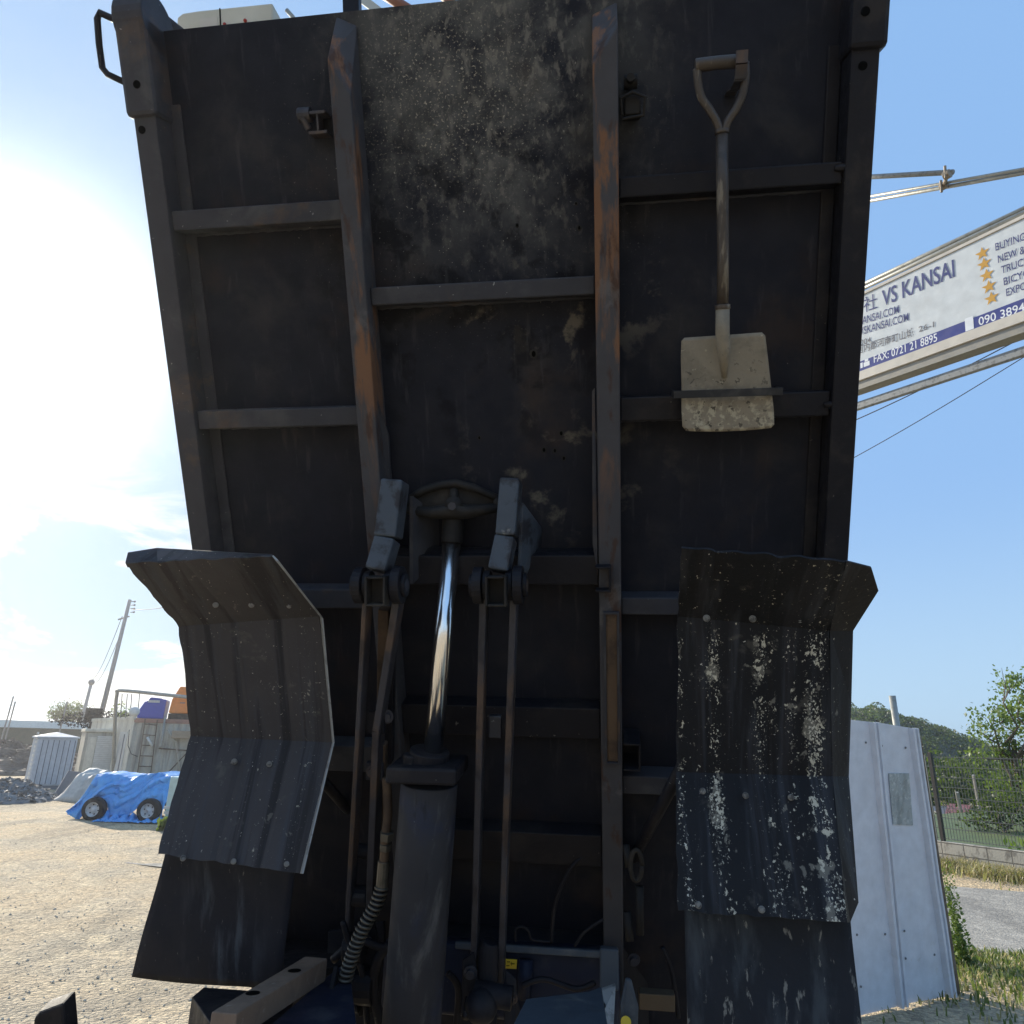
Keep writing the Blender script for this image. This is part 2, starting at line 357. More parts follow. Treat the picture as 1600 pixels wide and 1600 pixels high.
# ------------------------------------------------------------------ ground, road
def ground_mat(name, cols, s=1., bump=1.2, wet=None, peb=None):
    mt, t, b = new_mat(name); v = co(t)
    c = mixc(t, mp(t, nz(t, v, .45 * s, 6., .6), .38, .62), cols[0], cols[1])
    c = mixc(t, mp(t, nz(t, v, 2.2 * s, 8., .7), .48, .66), c, cols[2])
    c = mixc(t, mth(t, 'MULTIPLY', mp(t, nz(t, co(t, (.9, .16, 1)), 1.3, 6., .6, .6), .50, .64), .55), c, tuple(k * .62 for k in cols[1]))   # damp wheel-worn tracks
    vo = N(t, 'ShaderNodeTexVoronoi', i_Scale=30 * s); L(t, v, vo.inputs[0])
    vo2 = N(t, 'ShaderNodeTexVoronoi', i_Scale=75 * s); L(t, v, vo2.inputs[0])
    rnd = N(t, 'ShaderNodeSeparateColor'); L(t, vo.outputs['Color'], rnd.inputs[0])
    c = mixc(t, .75, c, mixc(t, 1., c, mixc(t, rnd.outputs[0], (.55, .55, .56), (1.35, 1.33, 1.28)), 'MULTIPLY'))
    L(t, c, b.inputs['Base Color']); b.inputs['Roughness'].default_value = .9
    h = mth(t, 'ADD', mth(t, 'MULTIPLY', vo.outputs['Distance'], -.6), mth(t, 'MULTIPLY', vo2.outputs['Distance'], -.3))
    h = mth(t, 'ADD', h, mth(t, 'MULTIPLY', nz(t, v, 6., 8., .7), 1.6)); 
    bp = N(t, 'ShaderNodeBump', i_Strength=bump * .6); bp.inputs['Distance'].default_value = .06
    L(t, h, bp.inputs['Height']); L(t, bp.outputs[0], b.inputs['Normal'])
    return mt
M['gravel'] = ground_mat('gravel_yard', ((.56, .42, .255), (.43, .355, .25), (.64, .51, .33)), 1., 1.3)
M['road'] = ground_mat('old_asphalt_road', ((.30, .28, .245), (.25, .235, .21), (.38, .355, .31)), 1.6, .5)
def gz(x, y):
    n = noise.noise(Vector((x * .35, y * .35, 0))) * .05 + noise.noise(Vector((x * 1.3, y * 1.3, 3))) * .018
    return n * min(1, max(0, (abs(x) + y) / 4))
g = MB()
xs = sorted(set([-600, -200, -80] + [-40 + i * .5 for i in range(0, 85)] + [2.5 + i * 1. for i in range(0, 10)] + [15, 30, 60, 150, 600]))
ys = sorted(set([-300, -60, -10] + [-2 + i * .5 for i in range(0, 85)] + [42, 50, 60, 80, 120, 250, 900]))
for y in ys:
    for x in xs: g.v.append(Vector((x, y, gz(x, y) if -38 < x < 2 and 0 < y < 40 else 0)))
for j in range(len(ys) - 1):
    for i in range(len(xs) - 1):
        a = j * len(xs) + i; g.f.append([a, a + 1, a + len(xs) + 1, a + len(xs)])
kind(g.build('ground', M['gravel'], smooth=True, frame=Matrix.Identity(4)), 'structure')

# loose stones lying on the yard
st = MB()
M['stone'] = grime('yard_stone', (.62, .52, .39), .9, 0, [((.42, .36, .29), one, 3., .45, .6, .8, None)], .3, 30.)
for _ in range(7500):
    y = 4.2 + 15 * random.random() ** 1.7; x = -(.15 + .85 * random.random()) * y * .95
    r = random.choice((.004, .005, .006, .008, .010, .016)) * random.uniform(.7, 1.2); c = Vector((x, y, gz(x, y) + r * .25))
    q = Matrix.Rotation(random.uniform(0, 6.28), 3, 'Z'); e = [Vector((1, 0, 0)), Vector((-1, .1, 0)), Vector((.1, .8, 0)), Vector((0, -.8, 0)), Vector((.1, 0, .6)), Vector((0, 0, -.6))]
    e = [c + q @ (p * r * random.uniform(.75, 1.2)) for p in e]
    st.add(e, [(0, 2, 4), (2, 1, 4), (1, 3, 4), (3, 0, 4), (2, 0, 5), (1, 2, 5), (3, 1, 5), (0, 3, 5)])
kind(st.build('loose_stones', M['stone'], frame=Matrix.Identity(4)), 'stuff')

# ------------------------------------------------------------------ dump truck frames
def c2w(x, y, z): return CR * x + CU * y + CF * z
V_ = c2w(201, -5254, 1100).normalized()
U_ = c2w(8700, -20, -1100); U_ = (U_ - V_ * U_.dot(V_)).normalized()
Nn = U_.cross(-V_)
BO = CO + ray(800, 500) * 1.9
MBED = Matrix((U_, -V_, Nn)).transposed().to_4x4(); MBED.translation = BO
UH = Vector((U_.x, U_.y, 0)).normalized(); AH = Vector((-UH.y, UH.x, 0))     # across / away (level)
TR = empty('dump_truck', (BO.x, BO.y + 1.0, 0), 'cabless dump truck with its black steel tipping bed raised steeply', 'dump truck')
def B(px, py, w=0.):                      # pixel -> bed coordinates at height w off the floor sheet
    r = ray(px, py); t = (BO + Nn * w - CO).dot(Nn) / r.dot(Nn); q = CO + r * t - BO
    return Vector((q.dot(U_), -q.dot(V_), w))
AL, AR = B(251, 500, .075).x, B(1349, 500, .075).x
YT = B(600, 12).y; YB = -2.42
# floor sheet
fl = MB(); fl.box(AL + .02, AR - .02, YB, YT, -.006, 0)
WM['__bed'] = MBED
bed = fl.build('tipping_bed', M['floor'], TR, frame=MBED, local=True)
WM[bed.name] = MBED
def bb(name, boxes, mat, bevel=.003, parent=None):
    m_ = MB()
    for q in boxes: m_.box(*q)
    return m_.build(name, mat, parent or bed, local=True, bevel=bevel)
# side rails: outer channel with an inner lip
for s, a in ((1, AL), (-1, AR)):
    lo, hi = (a, a + s * .062); l2, h2 = (a + s * .0625, a + s * .095)
    bb('side_rail', [(min(lo, hi), max(lo, hi), YB, YT - .02, -.03, .075), (min(l2, h2), max(l2, h2), YB, YT - .18, .002, .009)], M['beam'] if s > 0 else M['dark'], .006)
    c0, c1 = (a - s * .014, a + s * .070)
    bb('corner_sleeve', [(min(c0, c1), max(c0, c1), B(1370, 75, .08).y if s < 0 else B(215, 183, .08).y, YT + (.01 if s > 0 else .05), -.05, .088)], M['beam'] if s > 0 else M['dark'], .012)
    # bolt holes drawn as flat black discs, their inner shade painted on
    for (hx, hy, ww) in (((214, 132, .088), (222, 203, .075)) if s > 0 else ((1352, 18, .088), (1348, 103, .075))):
        c = B(hx, hy, ww); h = MB(); h.tube([c + Vector((0, 0, .0005)), c + Vector((0, 0, .0015))], .010, 16)
        h.build('bolt_hole', M['blacktxt'], bed, local=True)
# raised round head at top of left post + side board edge running back
tp = MB(); c = Vector((AL + .028, YT + .005, .018)); tp.tube([c + Vector((-.042, 0, 0)), c + Vector((.042, 0, 0))], .072, 28)
tp.build('post_head', M['beam'], bed, local=True, bevel=.004)
sb = MB(); sb.hexa([Vector(q) for q in ((AL + .03, YT - .05, -.05), (AL + .05, YT - .05, -.05), (AL + .05, YT + .035, -.05), (AL + .03, YT + .035, -.05),
     (AL + .03, YT - .05, -.75), (AL + .05, YT - .05, -.75), (AL + .05, YT + .035, -.75), (AL + .03, YT + .035, -.75))]); 
sb.build('side_board', M['palesheet'], bed, local=True, bevel=.002)
sb = MB(); sb.tube([(AL + .04, YT + .045, -.04), (AL + .04, YT + .045, -.75)], .022, 12); sb.build('board_rim', M['beam'], bed, local=True, smooth=True)
sb = MB(); sb.box(AR - .05, AR - .03, YT - 2.4, YT + .03, -.42, -.031); sb.build('side_board', M['dark'], bed, local=True); sb = MB(); sb.box(AL + .03, AL + .05, YT - 2.4, YT - .051, -.42, -.031); sb.build('side_board', M['dark'], bed, local=True)
# loop handle at the top left and a rod stub at the top right
pts = [(212, 42), (178, 30), (156, 20), (152, 30), (155, 70), (160, 106), (168, 116), (200, 131)]
hd = MB(); hd.tube([B(x, y, .03) for x, y in pts], .0085, 10); hd.build('grab_handle', M['dark'], bed, local=True, smooth=True)
hd = MB(); hd.tube([B(1352, 5, .05), B(1372, 9, .05), B(1392, -18, .05)], .0085, 10); hd.build('grab_handle', M['dark'], bed, local=True, smooth=True)
# two long beams with a sloped upper end
def long_beam(xl, xr, ytop0, ytop1, w, mat, ybot=YB):
    q = MB(); dl_, dr_ = (0, .085) if xl < -.2 else (.075, 0)       # flange cut on the slant, higher on the outer side
    q.add([(xl, ybot, .001), (xr, ybot, .001), (xr, ytop0 - dr_ * .3, .001), (xl, ytop0 - dl_ * .3, .001), (xl, ybot, w), (xr, ybot, w), (xr, ytop1 - dr_, w), (xl, ytop1 - dl_, w)],
          [(3, 2, 1, 0), (4, 5, 6, 7), (0, 1, 5, 4), (1, 2, 6, 5), (3, 0, 4, 7), (2, 3, 7), (2, 7, 6)])
    return q.build('long_beam', mat, bed, local=True, bevel=.004)
W1 = .095
xl0 = B(520, 200, W1).x; xl1 = B(552, 200, W1).x
lbm = long_beam(xl0, xl1, B(520, 26).y, B(511, 92, W1).y, W1, M['rustbeam'])
xr0 = B(928, 300, W1).x; xr1 = B(967, 300, W1).x
rbm = long_beam(xr0, xr1, B(965, 2).y, B(968, 40, W1).y, W1, M['rustbeam'])
# recessed slot and small bracket on the right beam
y0, y1 = B(955, 1192, W1).y, B(955, 955, W1).y; xa = B(944, 1070, W1).x; xb = B(968, 1070, W1).x
fr_ = MB(); fr_.box(xa, xa + .006, y0, y1, W1 + .001, W1 + .010).box(xb - .006, xb, y0, y1, W1 + .001, W1 + .010).box(xa + .006, xb - .006, y1 - .006, y1, W1 + .001, W1 + .010).box(xa + .006, xb - .006, y0, y0 + .006, W1 + .001, W1 + .010)
fr_.build('slot_frame', M['beam'], rbm, local=True)
bk = MB(); bk.box(xa + .007, xb - .007, y0 + .008, y1 - .008, W1 + .001, W1 + .004); bk.build('rust_strip', M['brownlink'], rbm, local=True)
def bracket(x0, y0p, x1, y1p, w, name='bracket', par=None, mat=None, d=.05):
    p0 = B(x0, y0p, w); p1 = B(x1, y1p, w); q = MB(); t_ = .006
    q.box(p0.x, p1.x, p0.y - t_, p0.y, w - d, w).box(p0.x, p1.x, p1.y, p1.y + t_, w - d, w).box(p1.x - t_, p1.x, p1.y + t_, p0.y - t_, w - d, w)
    return q.build(name, mat or M['dark'], par or bed, local=True, bevel=.0015)
bracket(930, 886, 955, 926, W1 + .03, d=.028); bracket(974, 1162, 1001, 1206, .09, d=.088)
# cross beams
def cross(x0, x1, py0, py1, pref, w=.062, mat='beam', name='cross_beam'):
    a = B(pref, py0, w).y; b_ = B(pref, py1, w).y
    m_ = MB(); m_.box(x0, x1, b_, a, .001, w)
    wq = MB(); n_ = 46; pts_ = [Vector((x0 + (x1 - x0) * i / n_, b_ - .002 + random.uniform(-.0012, .0012), .003)) for i in range(n_ + 1)]
    wq.tube(pts_, [random.uniform(.0035, .0060) for _ in pts_], 6); wq.build('weld_bead', M['beam'], bed, local=True, smooth=True)
    return m_.build(name, M[mat], bed, local=True, bevel=.004)
xL0, xL1, xC0, xC1, xR0, xR1 = AL + .0635, xl0 - .001, xl1 + .001, xr0 - .001, xr1 + .001, AR - .0635
cross(xL0, xL1, 322, 354, 380); cross(xL0, xL1, 639, 668, 420); cross(xL0, xL1, 921, 951, 530); cross(xL0, xL1, 1165, 1205, 520)
cross(xC0, xC1, 440, 469, 750); cross(xC0, xC1, 1103, 1150, 750, mat='dark'); cross(xC0, xC1, 1300, 1348, 800, mat='dark')
cross(xC0, xC1, 868, 914, 850, .085, 'dark', 'hinge_cross_beam')
cross(xR0, xR1, 264, 298, 1140, mat='dark'); cross(xR0, xR1, 620, 658, 1000, mat='dark'); cross(xR0, xR1, 934, 961, 1010); cross(xR0, xR1, 1214, 1242, 1010)
cross(xC0, xC1, 1470, 1520, 800, mat='dark')
# weld bead at the ends of right beams
for (x, y) in ((1318, 262), (1300, 632)):
    c = B(x, y, .064); q = MB(); q.tube([c - Vector((.02, 0, 0)), c, c + Vector((.022, .002, .004))], [.006, .010, .005], 8); q.build('weld_stub', M['dark'], bed, local=True, smooth=True)
# gusset flaring from the beams
q = MB(); q.slab([B(570, 590, W1), B(581, 604, .085), B(607, 680, .04), B(612, 760, .02), B(612, 850, .012), B(580, 850, W1)], (0, 0, -.008)); q.build('gusset', M['beam'], bed, local=True)
q = MB(); q.slab([B(929, 606, W1), B(925, 612, .085), B(926, 850, .085), B(934, 900, W1)], (0, 0, -.008)); q.build('gusset', M['beam'], bed, local=True)
# hooks/latches at the top
def latch(cx, cy, s=1):
    c = B(cx, cy, .03); r = MB()
    r.box(c.x - .020, c.x + .020, c.y - .045, c.y + .0, .001, .05)
    r.build('latch_block', M['yoke'], bed, local=True, bevel=.004)
    r = MB(); r.tube([c + Vector((-.02 * s, .035, .0)), c + Vector((.012 * s, .035, .0))], .016, 16); r.tube([c + Vector((-.005, .035, -.03)), c + Vector((-.005, .035, .03))], .010, 12)
    r.tube([c + Vector((-.026, -.045, .025)), c + Vector((-.03, -.01, .03)), c + Vector((.0, .002, .03)), c + Vector((.03, -.012, .03)), c + Vector((.026, -.05, .025)), c + Vector((-.026, -.055, .025))], .0045, 8)
    r.build('latch_ring', M['yoke'], bed, local=True, bevel=.001)
latch(988, 152)
c = B(475, 180, .03)
r = MB(); r.tube([c + Vector((-.014, .0, 0)), c + Vector((.02, .0, 0))], .018, 16); r.box(c.x + .012, c.x + .062, c.y - .05, c.y - .042, .001, .04); r.box(c.x + .035, c.x + .041, c.y - .042, c.y - .002, .001, .04); r.box(c.x + .02, c.x + .062, c.y - .004, c.y + .004, .001, .045)
r.tube([c + Vector((.01, -.035, 0)), c + Vector((.0, -.01, .01))], .009, 10); r.build('latch_bracket', M['link'], bed, local=True, bevel=.0015)
# drilled holes with bright rims in the floor sheet
for x, y, rr in ((834, 553, .010), (1908 / 2, 0, 0), (867, 704, .006), (877, 677, .007), (850, 703, .007), (881, 716, .006), (905, 356, .006), (749, 684, .005), (808, 352, .005), (900, 318, .004)):
    if not rr: continue
    c = B(x, y, .0); q = MB(); n_ = 18; ang = [2 * math.pi * k / n_ for k in range(n_)]
    i_ = [c + Vector((math.cos(a) * rr * .55, math.sin(a) * rr * .8, .0012)) for a in ang]; o_ = [c + Vector((math.cos(a) * rr * random.uniform(1.0, 1.3), math.sin(a) * rr * random.uniform(1.1, 1.5), .0006)) for a in ang]
    q.add(i_ + o_, [(k, (k + 1) % n_, n_ + (k + 1) % n_, n_ + k) for k in range(n_)]); q.build('hole_rim', M['yoke'], bed, local=True)
    q = MB(); q.add([p + Vector((0, 0, -.0005)) for p in i_], [list(range(n_))]); q.build('bolt_hole', M['blacktxt'], bed, local=True)
# shovel holders
w = .13; p0 = B(1053, 606, w); p1 = B(1224, 606, w); yb = B(1140, 620, w).y; yt = B(1140, 608, w).y
q = MB(); q.box(p0.x, p1.x, yb, yt, w - .004, w); q.box(p0.x, p0.x + .004, yb, yt, .063, w - .0045); q.box(p1.x - .004, p1.x, yb, yt, .063, w - .0045)
q.build('shovel_strap', M['strap'], bed, local=True, bevel=.001)
hk = MB(); xs0, xs1 = B(1146, 100, .12).x, B(1164, 100, .12).x
prof = [B(1155, 138, .03), B(1155, 134, .09), B(1155, 122, .135), B(1155, 100, .149), B(1155, 80, .149)]
prof = [Vector((0, p.y, p.z)) for p in prof]; prof = [Vector((0, prof[0].y, .001))] + prof
for i in range(len(prof) - 1):
    a, b_ = prof[i], prof[i + 1]; nn = Vector((0, -(b_ - a).z, (b_ - a).y)).normalized() * .006
    hk.hexa([Vector((xs0, 0, 0)) + a, Vector((xs1, 0, 0)) + a, Vector((xs1, 0, 0)) + a + nn, Vector((xs0, 0, 0)) + a + nn, Vector((xs0, 0, 0)) + b_, Vector((xs1, 0, 0)) + b_, Vector((xs1, 0, 0)) + b_ + nn, Vector((xs0, 0, 0)) + b_ + nn])
hk.build('shovel_hook', M['link'], bed, local=True)
# housing and pipes standing above the top edge of the bed
def P3(x, y, d): return P(x, y, d)
hz = MB(); d0 = 2.35
front = [P(276, 60, d0), P(276, 27, d0), P(285, 20, d0), P(310, 16, d0), P(426, 4, d0), P(426, 45, d0)]
hz.slab(front, AH * .22 + U_ * .02); hs = hz.build('cream_housing', M['cream'], bed, bevel=.006)
ln = MB(); ln.bar(P(343.5, 13, d0 - .001), P(345, 50, d0 - .001), .004, .002, CR); ln.build('seam', M['blacktxt'], hs)
lp = MB(); lp.slab([P(312, 29, d0 - .002), P(339, 26, d0 - .002), P(340, 44, d0 - .002), P(312, 47, d0 - .002)], CF * .001); lbp = lp.build('label_plate', M['signlip'], hs)
for x, y in ((351, 38), (383, 32)): q = MB(); q.ball(P(x, y, d0 - .003), .006, 6); q.build('red_screw', M['red'], hs, smooth=True)
q = MB(); q.tube([P(448, 16, d0 + .1), P(458, 27, d0 + .1), P(458, 40, d0 + .1)], .008, 8); q.build('hose_end', M['galv'], hs, smooth=True)
q = MB(); q.bar(P(551, 30, 2.2), P(549, -40, 2.2), .05, .05, CR); q.build('upright_post', M['dark'], bed, bevel=.003)
q = MB(); q.tube([P(585, -18, 2.6), P(650, 22, 2.6)], .018, 12); q.build('cross_pipe', M['redpipe'], bed, smooth=True)
q = MB(); q.tube([P(690, -8, 2.5), P(715, 12, 2.5)], .015, 12); q.build('cross_pipe', M['redpipe'], bed, smooth=True)
q = MB(); q.bar(P(560, -6, 2.5), P(592, 18, 2.5), .03, .004, CR); q.build('sheet_edge', M['palesheet'], bed)

# ------------------------------------------------------------------ lift gear
XA = UH                                                   # pins lie across the truck
LG = MB(); 
def armbox(parent, name, pts, wpx, dd, mat, bev=.006):
    q = MB()
    for (a, b_) in zip(pts[:-1], pts[1:]):
        q.bar(P(*a), P(*b_), wpx, dd, XA)
    return q.build(name, mat, parent, bevel=bev)
armL = armbox(TR, 'lift_arm', [(618, 752, 1.90), (607, 840, 1.88)], .060, .075, M['arm'])
armbox(armL, 'arm_foot', [(606, 842, 1.88), (591, 893, 1.86)], .056, .068, M['arm'])
armR = armbox(TR, 'lift_arm', [(799, 750, 1.86), (792, 838, 1.84)], .052, .075, M['arm'])
armbox(armR, 'arm_foot', [(791, 840, 1.84), (780, 893, 1.82)], .052, .068, M['arm'])
q = MB(); q.slab([P(640, 775, 1.93), P(672, 800, 2.02), P(700, 830, 2.10), P(697, 860, 2.12), P(640, 912, 1.98)], XA * .01); q.build('gusset_plate', M['beam'], armL)
q = MB(); q.slab([P(812, 785, 1.88), P(841, 824, 2.0), P(845, 866, 2.07), P(818, 903, 1.98), P(808, 900, 1.88)], XA * .01); q.build('gusset_plate', M['arm'], armR, bevel=.002)
def clevis(parent, cx, cy, d):
    c = P(cx - 3, cy + 8, d - .035)
    # open channel end
    Zv = (P(cx, cy - 10, d) - P(cx, cy + 10, d)).normalized(); Dv = XA.cross(Zv).normalized()
    q = MB(); t_ = .006; w_ = .027; h_ = .038
    q.obox(c + XA * (w_ - t_ / 2), XA * t_ / 2, Zv * h_, Dv * .02).obox(c - XA * (w_ - t_ / 2), XA * t_ / 2, Zv * h_, Dv * .02)
    q.obox(c + Zv * (h_ - t_ / 2), XA * (w_ - t_ - .0005), Zv * t_ / 2, Dv * .02).obox(c - Zv * (h_ - t_ / 2), XA * (w_ - t_ - .0005), Zv * t_ / 2, Dv * .02)
    q.obox(c + Dv * .0 + CF * .024, XA * .025, Zv * .035, CF * .002)
    q.build('channel_end', M['yoke'], parent, bevel=.002)
    c = P(cx, cy, d)
    for s, rr, th in ((-1, .048, .012), (1, .050, .012)):
        e = c + XA * s * .052 + CF * .01
        q = MB(); q.tube([e - XA * th, e + XA * th], rr, 24); q.tube([e + XA * s * th, e + XA * s * (th + .01)], rr * .62, 18); q.tube([e - XA * s * (th + .02), e - XA * s * (th + .002)], rr * .8, 18)
        q.build('pivot_boss', M['dark'], parent, bevel=.002)
    q = MB(); q.tube([c - XA * .075 + CF * .01, c + XA * .075 + CF * .01], .017, 16); q.build('pivot_pin', M['link'], parent, bevel=.001)
clevis(armL, 592, 915, 1.85); clevis(armR, 779, 915, 1.81)
# link bars
def link(pts, w_, d_, mat='link', name='link_bar'):
    q = MB()
    ps = [P(*p) for p in pts]
    for a, b_ in zip(ps[:-1], ps[1:]): q.bar(a, b_, w_, d_, XA)
    return q.build(name, M[mat], TR, bevel=.003)
link([(575, 925, 1.88), (543, 1500, 2.12)], .013, .055)
link([(601, 950, 1.93), (598, 1120, 2.05)], .030, .03, 'brownlink')
link([(625, 925, 1.89), (592, 1135, 1.98), (580, 1440, 2.10)], .020, .065)
link([(610, 1000, 2.0), (606, 1190, 2.1)], .03, .03, 'dark')
link([(597, 1160, 2.02), (590, 1330, 2.12)], .028, .028, 'brownlink')
link([(757, 925, 1.85), (741, 1535, 2.06)], .018, .055)
link([(804, 925, 1.85), (783, 1535, 2.06)], .018, .055)
link([(588, 1110, 1.98), (588, 1145, 1.98)], .05, .02, 'dark', 'tie_plate')
link([(774, 1117, 1.93), (774, 1152, 1.93)], .035, .02, 'arm', 'tie_plate')
link([(586, 1190, 2.02), (586, 1218, 2.02)], .05, .02, 'beam', 'tie_plate')
# cylinder
cyl = MB(); c0 = P(671, 1222, 1.93); c1 = P(640, 1640, 1.86)
cyl.tube([c0, c1], .078, 40); cy = cyl.build('hydraulic_cylinder', M['barrel'], TR, smooth=False, bevel=.003)
for p_ in cy.data.polygons: p_.use_smooth = len(p_.vertices) == 4
axis = (c0 - c1).normalized()
q = MB(); a_ = P(669, 1201, 1.92); q.obox(a_, XA * .095, axis * .022, XA.cross(axis).normalized() * .085); q.build('cylinder_head', M['dark'], cy, bevel=.008)
q = MB(); q.tube([P(669, 1196, 1.92), P(672, 1172, 1.92)], .055, 24); q.tube([P(642, 1196, 1.90), P(643, 1178, 1.90)], .022, 12); q.build('gland_nut', M['dark'], cy, bevel=.004)
q = MB(); q.tube([P(677, 1176, 1.92), P(706, 846, 1.98)], 0.0265, 40); o = q.build('piston_rod', M['chrome'], cy, smooth=True)
for p_ in o.data.polygons: p_.use_smooth = len(p_.vertices) == 4
q = MB(); q.tube([P(706, 848, 1.98), P(709, 800, 1.99)], .030, 28); q.build('rod_eye', M['yoke'], cy, bevel=.002)
# rod yoke
yk = MB(); d = 1.96
up = [(642, 778), (660, 766), (690, 757), (712, 755), (740, 762), (776, 778)]
yk.tube([P(x, y, d) for x, y in up], [.010, .011, .012, .012, .011, .010], 12)
lo = [(636, 796), (668, 801), (690, 800), (708, 798), (728, 800), (750, 797), (778, 793)]
yk.tube([P(x, y, d) for x, y in lo], [.013, .016, .020, .024, .020, .016, .013], 12)
yk.tube([P(641, 776, d), P(637, 798, d)], .010, 10); yk.tube([P(776, 777, d), P(777, 794, d)], .010, 10); yk.tube([P(709, 762, d+.01), P(709, 795, d+.01)], .014, 12)
yk.tube([P(709, 789, d - .016), P(709, 789, d + .016)], .024, 20)
yoke = yk.build('rod_yoke', M['yoke'], TR, smooth=True)
q = MB(); q.slab([P(642, 778, d + .010), P(662, 767, d + .010), P(690, 759, d + .010), P(712, 757, d + .010), P(740, 764, d + .010), P(775, 779, d + .010), P(776, 795, d + .010), P(640, 797, d + .010)], CF * .006); q.build('web_plate', M['yoke'], yoke)
q = MB(); q.tube([P(706, 791, d - .032), P(706, 791, d - .02)], .012, 6); q.build('hex_bolt', M['link'], yoke)
# torsion tube behind
q = MB(); q.tube([P(612, 870, 2.05), P(930, 880, 1.98)], .035, 20); q.build('torsion_tube', M['dark'], TR, smooth=True)

# ------------------------------------------------------------------ mudguards
DL_ = [1.78, 1.955, 2.005, 1.84]; DR_ = [1.45, 1.625, 1.655, 1.50]
def dg(y, tab, ys):
    for i in range(3):
        if y <= ys[i + 1] or i == 2:
            f = (y - ys[i]) / (ys[i + 1] - ys[i]); return tab[i] + (tab[i + 1] - tab[i]) * f
def dL(y, o=0.): return dg(y, DL_, (872, 968, 1155, 1350)) + o
def dR(y, o=0.): return dg(y, DR_, (866, 973, 1209, 1432)) + o
def guard(name, rows, depths, mat, nx, groove, label, flange, flatrows):
    """rows: list of (left px, right px) ; builds a bent ribbed sheet"""
    Lp = [P(l[0], l[1], d + .025) for (l, r), d in zip(rows, depths)]; Rp = [P(r[0], r[1], d - .025) for (l, r), d in zip(rows, depths)]
    mid = (Lp[1] + Rp[1] + Lp[2] + Rp[2]) / 4
    X = (Rp[1] - Lp[1]).normalized(); Z = Vector((0, 0, 1)); Y = Z.cross(X).normalized(); X = Y.cross(Z)
    fr = Matrix((X, Z, -Y)).transposed().to_4x4(); fr.translation = mid
    q = MB(); nseg = 14; n = len(rows)
    def pt(u, vv):
        k = min(int(vv * (n - 1)), n - 2); f = vv * (n - 1) - k
        # rounded bends
        a = Lp[k].lerp(Lp[k + 1], f); b_ = Rp[k].lerp(Rp[k + 1], f); p = a.lerp(b_, u)
        g_ = 0
        for gc, gw, gd in groove:
            e = abs(u - gc) / gw
            if e < 1: g_ += gd * (1 - e * e) ** 2
        p = p + Y * g_ + Y * noise.noise(Vector((u * 2.2, vv * 6, len(name)))) * .003
        if vv == 0 or vv == 1 or u == 0 or u == 1: p = p + (X + Z) * noise.noise(Vector((u * 9, vv * 17, 4.4))) * .005
        return p
    q.grid(pt, nx, nseg * (n - 1))
    o = q.build(name, mat, TR, frame=fr, smooth=True, thick=.005)
    o.data.polygons.foreach_set('use_smooth', [True] * len(o.data.polygons))
    md = o.modifiers.new('b', 'EDGE_SPLIT'); md.split_angle = .16
    return o, pt, X, Y
gL, ptL, XL, YL = guard('mudguard', [((196, 880), (426, 868)), ((281, 978), (501, 962)), ((298, 1150), (520, 1160)), ((247, 1335), (470, 1365))],
    DL_, M['guardL'], 60, [(.40, .030, .004), (.72, .03, .0035), (.12, .05, -.003)], '', None, None)
gR, ptR, XR_, YR = guard('mudguard', [((1064, 856), (1322, 876)), ((1060, 962), (1296, 985)), ((1056, 1206), (1300, 1213)), ((1059, 1424), (1322, 1441))],
    DR_, M['guardR'], 60, [(.22, .03, .0035), (.60, .03, .004), (.85, .05, -.003)], '', None, None)
def strip(parent, A_, B_, mat, name='rim_flange', th=.004):
    q = MB(); n = len(A_)
    vs = A_ + B_; q.add(vs, [(i, i + 1, n + i + 1, n + i) for i in range(n - 1)])
    return q.build(name, mat, parent, frame=WM[parent.name], thick=th)
# left guard: raised top lip, inner rim
strip(gL, [P(196, 880, 1.805), P(200, 864, 1.84), P(245, 857, 1.89)], [P(199, 886, 1.81), P(250, 882, 1.82), P(252, 879, 1.81)], M['guardL'], 'corner_lip')
strip(gL, [P(245, 857, 1.885), P(425, 867, 1.84)], [P(246, 878, 1.795), P(426, 869, 1.757)], M['guardL'], 'top_lip')
strip(gL, [P(426, 868, 1.753), P(501, 962, 1.928), P(520, 1160, 1.978), P(470, 1365, 1.813)], [P(434, 876, 1.73), P(504, 967, 1.90), P(521.5, 1160, 1.94), P(473, 1365, 1.785)], M['galvdull'], 'rim_flange')
# right guard: outer side flange folded away from the camera
strip(gR, [P(1322, 876, 1.424), P(1305, 945, 1.54), P(1296, 985, 1.60), P(1297, 1100, 1.615), P(1300, 1213, 1.63), P(1310, 1320, 1.555), P(1322, 1441, 1.474)],
      [P(1361, 886, 1.45), P(1372, 922, 1.52), P(1332, 985, 1.64), P(1329, 1100, 1.67), P(1325, 1213, 1.68), P(1340, 1410, 1.55), P(1327, 1441, 1.51)], M['guardR'], 'side_flange')
q = MB(); q.slab([P(1361, 886, 1.515), P(1372, 922, 1.555), P(1366, 935, 1.56), P(1352, 900, 1.52)], CF * .01)
